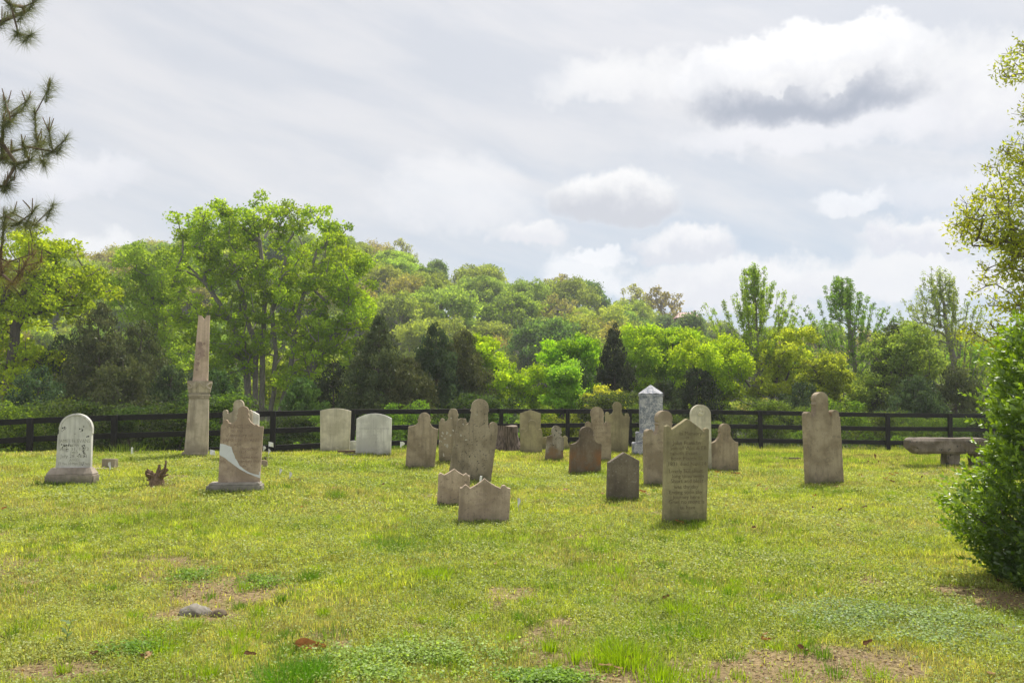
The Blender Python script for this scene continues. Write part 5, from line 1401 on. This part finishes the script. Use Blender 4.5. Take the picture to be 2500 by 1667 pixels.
# ------------------------------------------------------------------ grass
def tufted(px, py, n, h, w, spread, col, rng, out):
    c = hit(px, py)
    out.append((c, n, h, w, spread, col))
FRINGE2 = [(r1.location.x, r1.location.y, .42, R(9), .2), (r2.location.x, r2.location.y, .46, R(9), .2), (ob.location.x, ob.location.y, .33, R(17), .3), (bench.location.x, bench.location.y, .16, 0, .2), (stump.location.x, stump.location.y, .3, 0, .28), (ms.location.x, ms.location.y, .48, 0, .48)]
def grass():
    rng = np.random.RandomState(51)
    Vs, Fs, Cs = [], [], []
    cnt = [0]
    def blades(x, y, h, w, col, bend=.5, seg2=True, lean=None):
        n = len(x); z = ground(x, y)
        a = rng.rand(n) * 2 * PI; wa = a + PI / 2 + rng.normal(0, .4, n)
        la = np.stack([np.cos(a), np.sin(a)], 1) if lean is None else lean
        bd = (bend * (rng.rand(n) ** 1.2) * h)[:, None]
        wv = np.stack([np.cos(wa), np.sin(wa)], 1) * (w / 2)[:, None]
        p0 = np.stack([x, y, z - .004], 1)
        def at(s, k): q = p0.copy(); q[:, :2] += la * bd * s ** 2; q[:, 2] += h * s * (1 - .18 * s * k); return q
        if seg2:
            m_ = at(.55, 1); t_ = at(1.0, 1)
            v = np.stack([p0 - np.pad(wv, ((0, 0), (0, 1))), p0 + np.pad(wv, ((0, 0), (0, 1))), m_ + np.pad(wv * .8, ((0, 0), (0, 1))), m_ - np.pad(wv * .8, ((0, 0), (0, 1))), t_], 1).reshape(-1, 3)
            o = (np.arange(n) * 5)[:, None] + cnt[0]
            Fs.append((o + np.array([0, 1, 2, 3]), o + np.array([3, 2, 4]))); k = 5
        else:
            t_ = at(1.0, 1)
            v = np.stack([p0 - np.pad(wv, ((0, 0), (0, 1))), p0 + np.pad(wv, ((0, 0), (0, 1))), t_], 1).reshape(-1, 3)
            o = (np.arange(n) * 3)[:, None] + cnt[0]
            Fs.append((None, o + np.array([0, 1, 2]))); k = 3
        Vs.append(v); Cs.append(np.repeat(col, k, 0)); cnt[0] += len(v)
    def leaflets(x, y, z, s, col, tilt=.5):
        n = len(x); P = np.stack([x, y, z], 1)
        a = rng.normal(0, 1, (n, 3)); a[:, 2] *= tilt; a /= np.linalg.norm(a, axis=1, keepdims=True)
        up = rng.normal(0, tilt, (n, 3)) + np.array([0, 0, 1]); b_ = np.cross(a, up); b_ /= np.linalg.norm(b_, axis=1, keepdims=True)
        s = s[:, None]
        v = np.stack([P - a * s * .5, P + b_ * s * .38, P + a * s * .5, P - b_ * s * .38], 1).reshape(-1, 3)
        o = (np.arange(n) * 4)[:, None] + cnt[0]
        Fs.append((o + np.arange(4)[None], None)); Vs.append(v); Cs.append(np.repeat(col, 4, 0)); cnt[0] += len(v)
    G0 = np.array([.22, .33, .030]); G1 = np.array([.49, .55, .08]); STRAW = np.array([.52, .44, .21]); DK = np.array([.075, .135, .028]); BR = np.array([.22, .135, .07])
    def colour(x, y, n, dry=1.0):
        q = fbm(x * .45, y * .45, 4, 11); q2 = fbm(x * 1.7, y * 1.7, 3, 13)
        c = G0 + (G1 - G0) * np.clip((q + rng.normal(0, .18, n) - .3) * 2.0, 0, 1)[:, None]
        dk = (rng.rand(n) < np.clip((q2 - .52) * 3, 0, .7))[:, None]
        c = np.where(dk, DK * .5 + c * .5, c)
        dr = (rng.rand(n) < np.clip(.27 + (fbm(x * .8, y * .8, 3, 21) - .48) * 2.2 * dry, .05, .75))[:, None]
        c = np.where(dr, STRAW * rng.uniform(.6, 1.1, (n, 1)) * .7 + c * .3, c)
        yy_ = np.asarray(y); k = np.where(yy_ < 8, 16, np.where(yy_ < 14, 9, 4.5))
        hf = vnoise(x * k, y * k * .8) * .6 + vnoise(x * k * 2.3 + 9, y * k * 1.9) * .4
        c = c * (.42 + 1.15 * hf)[:, None]
        return c * rng.uniform(.6, 1.4, (n, 1))
    UM = .80
    for (y0, y1, dens, wd, hm, s2_) in ((3.9, 7, 6500, .0042, .045, True), (7, 11, 3600, .0062, .052, True), (11, 18, 1900, .0105, .062, False), (18, 27, 900, .018, .07, False), (27, 40, 480, .024, .10, False)):
        A = UM * (y1 ** 2 - y0 ** 2); n = int(A * dens)
        y = np.sqrt(rng.rand(n) * (y1 ** 2 - y0 ** 2) + y0 ** 2); x = (rng.rand(n) * 2 - 1) * UM * y
        yf = np.interp(np.clip(x / y, -.72, .68), _pu, _pd)
        keep = (rng.rand(n) > bare(x, y) * 1.02) & (y < yf + 1.6)
        x, y, yf = x[keep], y[keep], yf[keep]; n = len(x)
        hh = hm * (.35 + .8 * fbm(x * 1.1, y * 1.1, 3, 31) + .9 * (fbm(x * 7, y * 6, 2, 33) - .3)) * rng.uniform(.45, 1.5, n)
        tall = sstep(-2.6, .5, y - yf) * np.where(x / y > .15, 1.0, 1.0)
        hh = hh * (1 + tall * 1.4 * rng.rand(n))
        c = colour(x, y, n); c = c * (1 - tall[:, None] * .35) + np.array([.13, .21, .03]) * tall[:, None] * .35
        blades(x, y, hh, wd * rng.uniform(.6, 1.3, n), c, .8, s2_)
    # clover and small weeds
    for (y0, y1, dens, s_, zt_) in ((3.9, 7.5, 8000, .015, .05), (7.5, 12, 3600, .021, .055), (12, 20, 1300, .032, .06)):
        A = UM * (y1 ** 2 - y0 ** 2); n = int(A * dens)
        y = np.sqrt(rng.rand(n) * (y1 ** 2 - y0 ** 2) + y0 ** 2); x = (rng.rand(n) * 2 - 1) * UM * y
        keep = (rng.rand(n) < np.clip((fbm(x * 1.3, y * 1.3, 4, 41) - .36) * 3.2, .10, 1)) & (rng.rand(n) > bare(x, y))
        x, y = x[keep], y[keep]; n = len(x)
        q = fbm(x * .9, y * .9, 3, 43)[:, None]
        c = (np.array([.21, .30, .06]) * (1 - q) + np.array([.44, .48, .16]) * q) * rng.uniform(.7, 1.3, (n, 1))
        leaflets(x, y, ground(x, y) + rng.rand(n) * zt_, s_ * rng.uniform(.6, 1.4, n), c)
    # bluish clover sheets
    for (px, py, rx, ry, n, cc_, hz) in ((2200, 1520, 230, 55, 13000, (.26, .36, .14), .06), (980, 1620, 230, 50, 9000, (.30, .42, .10), .06), (1330, 1664, 90, 16, 6000, (.22, .36, .05), .05), (480, 1410, 60, 18, 2200, (.2, .33, .05), .06), (630, 1430, 60, 18, 2200, (.2, .33, .05), .06),
                                          (310, 1590, 70, 22, 2500, (.18, .32, .04), .06), (930, 1650, 90, 20, 1200, (.25, .38, .07), .05)):
        c = hit(px, py); sx = rx / F * c.y; sy = abs(hit(px, py - ry).y - hit(px, min(1680, py + ry)).y) / 2
        x = c.x + rng.normal(0, .55, n) * sx; y = c.y + rng.normal(0, .55, n) * sy
        k = rng.rand(n) < np.clip((fbm(x * 4, y * 4, 3, 47) - .3) * 3, .05, 1); x, y = x[k], y[k]; n = len(x)
        leaflets(x, y, ground(x, y) + rng.rand(n) ** .7 * hz, .020 * rng.uniform(.6, 1.4, n), np.array(cc_) * rng.uniform(.5, 1.5, (n, 1)), .4)
    # tufts of taller grass
    YG = (.27, .42, .012); DG = (.12, .25, .02)
    TU = [(1060, 1410, 260, .13, .0055, .15, YG), (757, 1415, 220, .10, .005, .08, (.12, .25, .015)), (960, 1335, 700, .11, .004, .28, DG), (1525, 1625, 420, .16, .006, .16, YG), (1500, 1590, 150, .12, .006, .10, YG), (1612, 1665, 260, .13, .006, .12, YG),
          (1340, 1590, 90, .13, .006, .05, YG), (1405, 1620, 45, .12, .007, .03, YG), (1290, 1480, 60, .10, .005, .05, YG), (1110, 1490, 90, .10, .006, .06, (.24, .32, .012)), (1650, 1550, 300, .11, .005, .2, (.13, .26, .015)), (1660, 1500, 200, .14, .005, .12, YG),
          (700, 1667, 900, .12, .004, .20, (.11, .27, .015)), (760, 1650, 500, .12, .004, .12, (.11, .27, .015)), (1440, 1390, 110, .12, .005, .10, YG), (1510, 1400, 120, .11, .005, .10, YG), (1590, 1370, 90, .1, .005, .1, YG), (1700, 1430, 160, .12, .005, .14, (.15, .28, .015)),
          (390, 1600, 120, .11, .006, .09, YG), (590, 1560, 120, .10, .006, .12, YG), (370, 1560, 70, .10, .008, .05, YG), (480, 1250, 300, .07, .005, .5, (.26, .31, .01)), (330, 1230, 300, .07, .005, .5, (.26, .31, .01)), (820, 1215, 200, .16, .006, .12, (.15, .27, .02)),
          (2110, 1300, 60, .10, .005, .08, YG), (40, 1450, 300, .09, .005, .25, (.16, .26, .012)), (1780, 1480, 90, .1, .005, .12, YG), (1250, 1350, 120, .09, .004, .2, YG), (1950, 1300, 120, .08, .005, .15, YG), (500, 1360, 160, .07, .004, .1, (.11, .22, .02)),
          (1690, 1280, 240, .10, .005, .20, (.10, .20, .02)), (1640, 1275, 60, .12, .005, .07, DG), (1180, 1284, 160, .06, .005, .25, (.12, .23, .02)), (1450, 1160, 160, .11, .006, .22, (.14, .26, .02)), (1010, 1148, 80, .08, .006, .12, DG), (1050, 1147, 60, .08, .006, .1, DG), (1360, 1126, 80, .12, .007, .16, (.16, .25, .03)),
          (1590, 1190, 90, .10, .007, .15, (.08, .15, .02)), (2010, 1186, 150, .07, .006, .3, (.13, .24, .02)), (1520, 1226, 120, .07, .005, .25, (.15, .25, .03)), (150, 1186, 260, .07, .006, .25, (.08, .17, .02)), (700, 1190, 300, .10, .006, .35, (.10, .21, .02)), (280, 1200, 200, .08, .006, .2, (.10, .20, .02)),
          (300, 1110, 160, .28, .008, .6, (.18, .27, .03)), (2250, 1130, 160, .25, .007, .5, (.17, .28, .02)), (2290, 1130, 120, .22, .007, .4, (.17, .28, .02)), (1240, 1098, 40, .12, .008, .2, DG), (2127, 1102, 160, .28, .010, .14, (.05, .12, .03)), (1480, 1215, 40, .08, .006, .06, DG)]
    for _ in range(240):
        TU.append((rng.uniform(0, 2300), 1200 + 460 * rng.rand() ** 1.3, int(rng.uniform(25, 110)), rng.uniform(.06, .11), .0045, rng.uniform(.03, .12), (YG if rng.rand() < .6 else (.13, .25, .02))))
    for (px, py, n, h, w, sp, cc_) in TU:
        c = hit(px, py); n = int(n)
        x = c.x + rng.normal(0, sp, n) * .6; y = c.y + rng.normal(0, sp, n) * .6
        d = np.stack([x - c.x, y - c.y], 1) / (sp * .7) + rng.normal(0, .35, (n, 2)); d /= np.maximum(np.linalg.norm(d, axis=1, keepdims=True), .5)
        q = .6 if sp > .2 else 1
        blades(x, y, h * rng.uniform(.55, 1.2, n), w * rng.uniform(.6, 1.2, n), np.array(cc_) * rng.uniform(.7, 1.25, (n, 1)), .75, True, d)
    # untrimmed grass left standing round the foot of every stone
    for (fx, fy, hw, rz_, ht) in FRINGE + FRINGE2:
        n = int(150 * hw + 40) * (3 if fy < 14 else 2)
        s_ = rng.uniform(-1.15, 1.15, n) * hw; o_ = -ht - np.abs(rng.normal(0, .045, n)) - .01
        bk = rng.rand(n) < .2; o_ = np.where(bk, -o_, o_)
        x = fx + s_ * math.cos(rz_) - o_ * math.sin(rz_); y = fy + s_ * math.sin(rz_) + o_ * math.cos(rz_)
        hh = rng.uniform(.03, .11, n) * (1 + .9 * (fbm(x * 9, y * 9, 2, 71) - .4)) * (.8 if fy < 14 else 1)
        blades(x, y, hh, (.0035 + .0004 * fy) * rng.uniform(.6, 1.3, n), np.array([.13, .23, .025]) * rng.uniform(.5, 1.5, (n, 1)) * np.array([1.0 + .5 * rng.rand(), 1, 1]), .6, True)
    # seed-head stalks near the fence and a few tiny pale flowers
    n = 260; u = rng.uniform(-.56, .1, n); yf = np.interp(u, _pu, _pd); y = yf - rng.uniform(.3, 4.0, n); x = u * y
    blades(x, y, rng.uniform(.14, .34, n), np.full(n, .007), np.tile([.30, .28, .12], (n, 1)), .35, True)
    n = 2600; y = np.sqrt(rng.rand(n) * (24 ** 2 - 4.2 ** 2) + 4.2 ** 2); x = (rng.rand(n) * 2 - 1) * .6 * y
    k = fbm(x * .7, y * .7, 3, 61) > .5; x, y = x[k], y[k]; n = len(x)
    leaflets(x, y, ground(x, y) + .03 + .035 * rng.rand(n), (.007 + .0009 * y) * rng.uniform(.7, 1.3, n), np.where((rng.rand(n) < .2)[:, None], np.array([.60, .42, .60]), np.where((rng.rand(n) < .10)[:, None], np.array([.7, .6, .03]), np.array([.66, .64, .55]))))
    # dead straw bits on the bare soil
    n = 130000; y = np.sqrt(rng.rand(n) * (14 ** 2 - 3.9 ** 2) + 3.9 ** 2); x = (rng.rand(n) * 2 - 1) * UM * y
    k = rng.rand(n) < bare(x, y) * .9 + .06; x, y = x[k], y[k]; n = len(x)
    leaflets(x, y, ground(x, y) + .004 + .012 * rng.rand(n), rng.uniform(.008, .03, n), np.where((rng.rand(n) < .5)[:, None], STRAW, BR) * rng.uniform(.5, 1.2, (n, 1)), .25)
    V_ = np.concatenate(Vs); C_ = np.clip(np.concatenate(Cs), .003, .9)
    q4 = np.concatenate([a for a, b in Fs if a is not None]); t3 = np.concatenate([b for a, b in Fs if b is not None])
    o = link('grass', npmesh('grass', V_, [q4, t3], C_), M_GRASS)
    tag(o, 'short sunlit lawn of grass, clover and weeds between the graves', kind='stuff')
grass()

# ------------------------------------------------------------------ fallen leaves, plants
def curled_leaf(name, L_, W_, col, seed, curl=.5):
    rng = np.random.RandomState(seed); bm = bmesh.new(); nx, ny = 10, 6; g = []
    ph = rng.rand() * 6
    for i in range(nx + 1):
        f = i / nx; w = W_ * math.sin(PI * f ** .8) ** .8 + .001; row = []
        for j in range(ny + 1):
            s = j / ny * 2 - 1
            row.append(bm.verts.new(((f - .5) * L_, s * w / 2 * (1 - .3 * curl * abs(s)), curl * (s * s) * w * .55 + curl * .45 * L_ * (f - .5) ** 2 + .006 * math.sin(9 * f + ph + 3 * s))))
        g.append(row)
    for i in range(nx):
        for j in range(ny): bm.faces.new([g[i][j], g[i + 1][j], g[i + 1][j + 1], g[i][j + 1]])
    m_ = bpy.data.materials.get('dead_leaf_%d' % col[3]) or None
    if not m_:
        m_, t = newmat('dead_leaf_%d' % col[3])
        v = t.add('ShaderNodeTexCoord').outputs['Object']; n = t.noise(v, 40, 4, .6)
        c = t.mix(t.ramp(n, .35, .65), tuple(x * .7 for x in col[:3]), col[:3])
        d = t.add('ShaderNodeBsdfDiffuse'); t.l.new(c, d.inputs[0]); tr = t.add('ShaderNodeBsdfTranslucent'); t.l.new(c, tr.inputs[0])
        mx = t.add('ShaderNodeMixShader'); mx.inputs[0].default_value = .35; t.l.new(d.outputs[0], mx.inputs[1]); t.l.new(tr.outputs[0], mx.inputs[2]); finish(t, mx.outputs[0])
    return link(name, bm_mesh(name, bm, True), m_)
G_FL = 'dead leaves scattered on the lawn'
protos = [curled_leaf('fallen_leaf', .17, .075, (.38, .17, .06, 0), 1, .6), curled_leaf('fallen_leaf', .15, .07, (.55, .36, .20, 1), 2, .4), curled_leaf('fallen_leaf', .13, .06, (.20, .11, .06, 2), 3, 1.0)]
LF = [(755, 1592, 0, 1.25, 'large rust-brown dead leaf in the left foreground grass'), (1660, 1282, 0, .8, 'brown leaf at the foot of the gabled verse headstone'), (1570, 1206, 0, 1.0, 'rust leaf just right of the dark pointed headstone'), (1582, 1212, 1, .8, 'pale leaf right of the dark pointed headstone'),
      (1990, 1215, 0, .75, 'orange leaf lying alone right of centre, below the tallest headstone'), (1852, 1190, 0, .8, None), (1870, 1200, 1, .8, None), (2043, 1193, 1, .7, 'pale curled leaf at the right foot of the tallest headstone'), (1983, 1246, 2, .9, None),
      (2100, 1163, 0, .8, None), (2108, 1168, 1, .8, None), (2160, 1172, 0, .8, None), (2178, 1163, 0, .9, None), (2178, 1180, 2, .8, None), (2168, 1176, 1, .8, None), (2190, 1160, 0, .8, None), (2250, 1170, 2, .9, None), (2246, 1181, 2, .7, None), (2298, 1174, 0, .9, None), (2305, 1180, 2, .8, None), (2220, 1182, 1, .6, None),
      (2135, 1122, 2, 1.3, 'upright curled brown leaf near the right part of the fence'), (2190, 1126, 2, .7, None), (2120, 1130, 2, .7, None), (2145, 1131, 2, .7, None), (1885, 1152, 1, .7, None), (1893, 1142, 2, .6, None), (1800, 1160, 0, .9, None), (1790, 1160, 2, .9, None), (1752, 1157, 0, .8, None), (1750, 1168, 1, .8, None),
      (1380, 1200, 1, .9, None), (1473, 1210, 1, .7, None), (1290, 1135, 2, .7, None), (1345, 1192, 2, .5, None), (795, 1162, 1, .7, None), (935, 1189, 2, .7, None), (815, 1196, 1, .6, None), (737, 1244, 0, .6, None), (2110, 1245, 2, .8, None), (2050, 1290, 1, .6, None), (2052, 1250, 2, .6, None), (1840, 1296, 2, .7, None), (1773, 1240, 0, .6, None),
      (1627, 1470, 2, .6, None), (610, 1612, 2, .6, None), (360, 1615, 1, .7, None), (350, 1618, 2, .5, None), (1960, 1600, 2, .6, None), (2120, 1585, 2, .6, None), (2420, 1660, 1, .7, None), (1870, 1560, 1, .6, None), (1540, 1625, 2, .6, None), (1210, 1385, 1, .4, None), (5, 1250, 0, .7, None), (230, 1610, 2, .5, None), (590, 1410, 1, .5, None), (2440, 1430, 2, .6, None), (1500, 1375, 2, .4, None), (1870, 1575, 0, .6, None), (1480, 1640, 1, .6, None), (1510, 1645, 1, .5, None)]
rng = random.Random(9); up_ = [False] * 3
CN = ['rusty orange-brown dead leaf lying in the grass', 'pale buff dead leaf lying in the grass', 'dark brown curled dead leaf in the grass']
for (px, py, k, s, lab) in LF:
    if not up_[k]: o = protos[k]; up_[k] = True
    else: o = protos[k].copy(); COL.objects.link(o)
    b = hit(px, py); o.location = b + Vector((0, 0, .035 if s < 1.2 else .03)); o.scale = (s,) * 3
    o.rotation_euler = (rng.uniform(-.5, .5), rng.uniform(-.4, .4), rng.uniform(0, 6.28))
    if lab and 'upright' in lab: o.rotation_euler = (.2, 1.3, .4); o.location.z += .04
    if lab and 'left foreground' in lab: o.rotation_euler = (.5, .1, .1)
    ZL = 'in the foreground' if py > 1330 else ('right of the tallest headstone' if px > 2065 else ('between the gabled and the tallest headstones' if px > 1735 else ('among the middle headstones' if px > 1230 else 'on the left part of the lawn')))
    tag(o, lab or CN[k].replace('lying in the grass', 'lying').replace('in the grass', 'lying') + ' ' + ZL, 'leaf', G_FL)
# milkweed-like plant at left
rng2 = np.random.RandomState(3)
b = hit(160, 1575); root = empty('leafy_weed', b); tag(root, 'pale blue-green broad-leaved weed in the left foreground', 'plant')
v, f = tubes(np.array([[0, 0, -.02], [.01, 0, .07], [.03, 0, .14]]), np.array([-1, 0, 1]), np.array([.004, .0035, .002]), 5)
link('stem', npmesh('weed_stem', v, [f]), plain('weed_stem_green', (.2, .3, .1)), root)
P, A_ = [], []
for i, z in enumerate((.02, .045, .07, .095, .12, .14)):
    for sgn in (0, PI):
        a = i * 1.3 + sgn; A_.append([math.cos(a), math.sin(a), .45]); P.append([.01 * i / 3 + math.cos(a) * .03, math.sin(a) * .03, z + .012])
A_ = np.array(A_); v, f = leafquads(np.array(P), .075, .028, rng2, 2.0, axis=A_ * 8)
link('leaves', npmesh('weed_leaves', v, [f], np.tile([.20, .30, .13], (len(v), 1))), M_LEAF, root)
# small pile of dark debris by the flags
b = hit(654, 1121); rock('debris_pile', b, (.11, .07, .05), 22, plain('dark_soil', (.06, .05, .04), 1, .4, 30, .8), 'small dark clump of debris under a white flag', 'debris')

# ------------------------------------------------------------------ haze
mh, t = newmat('air')
vp = t.add('ShaderNodeVolumePrincipled'); vp.inputs['Color'].default_value = (.93, .95, 1.0, 1); vp.inputs['Density'].default_value = .0005; vp.inputs['Anisotropy'].default_value = .2
o = t.add('ShaderNodeOutputMaterial'); t.l.new(vp.outputs[0], o.inputs['Volume'])
bm = bmesh.new(); box(bm, -640, 640, -40, 650, -12, 60)
tag(link('haze', bm_mesh('haze', bm), mh), kind='stuff')
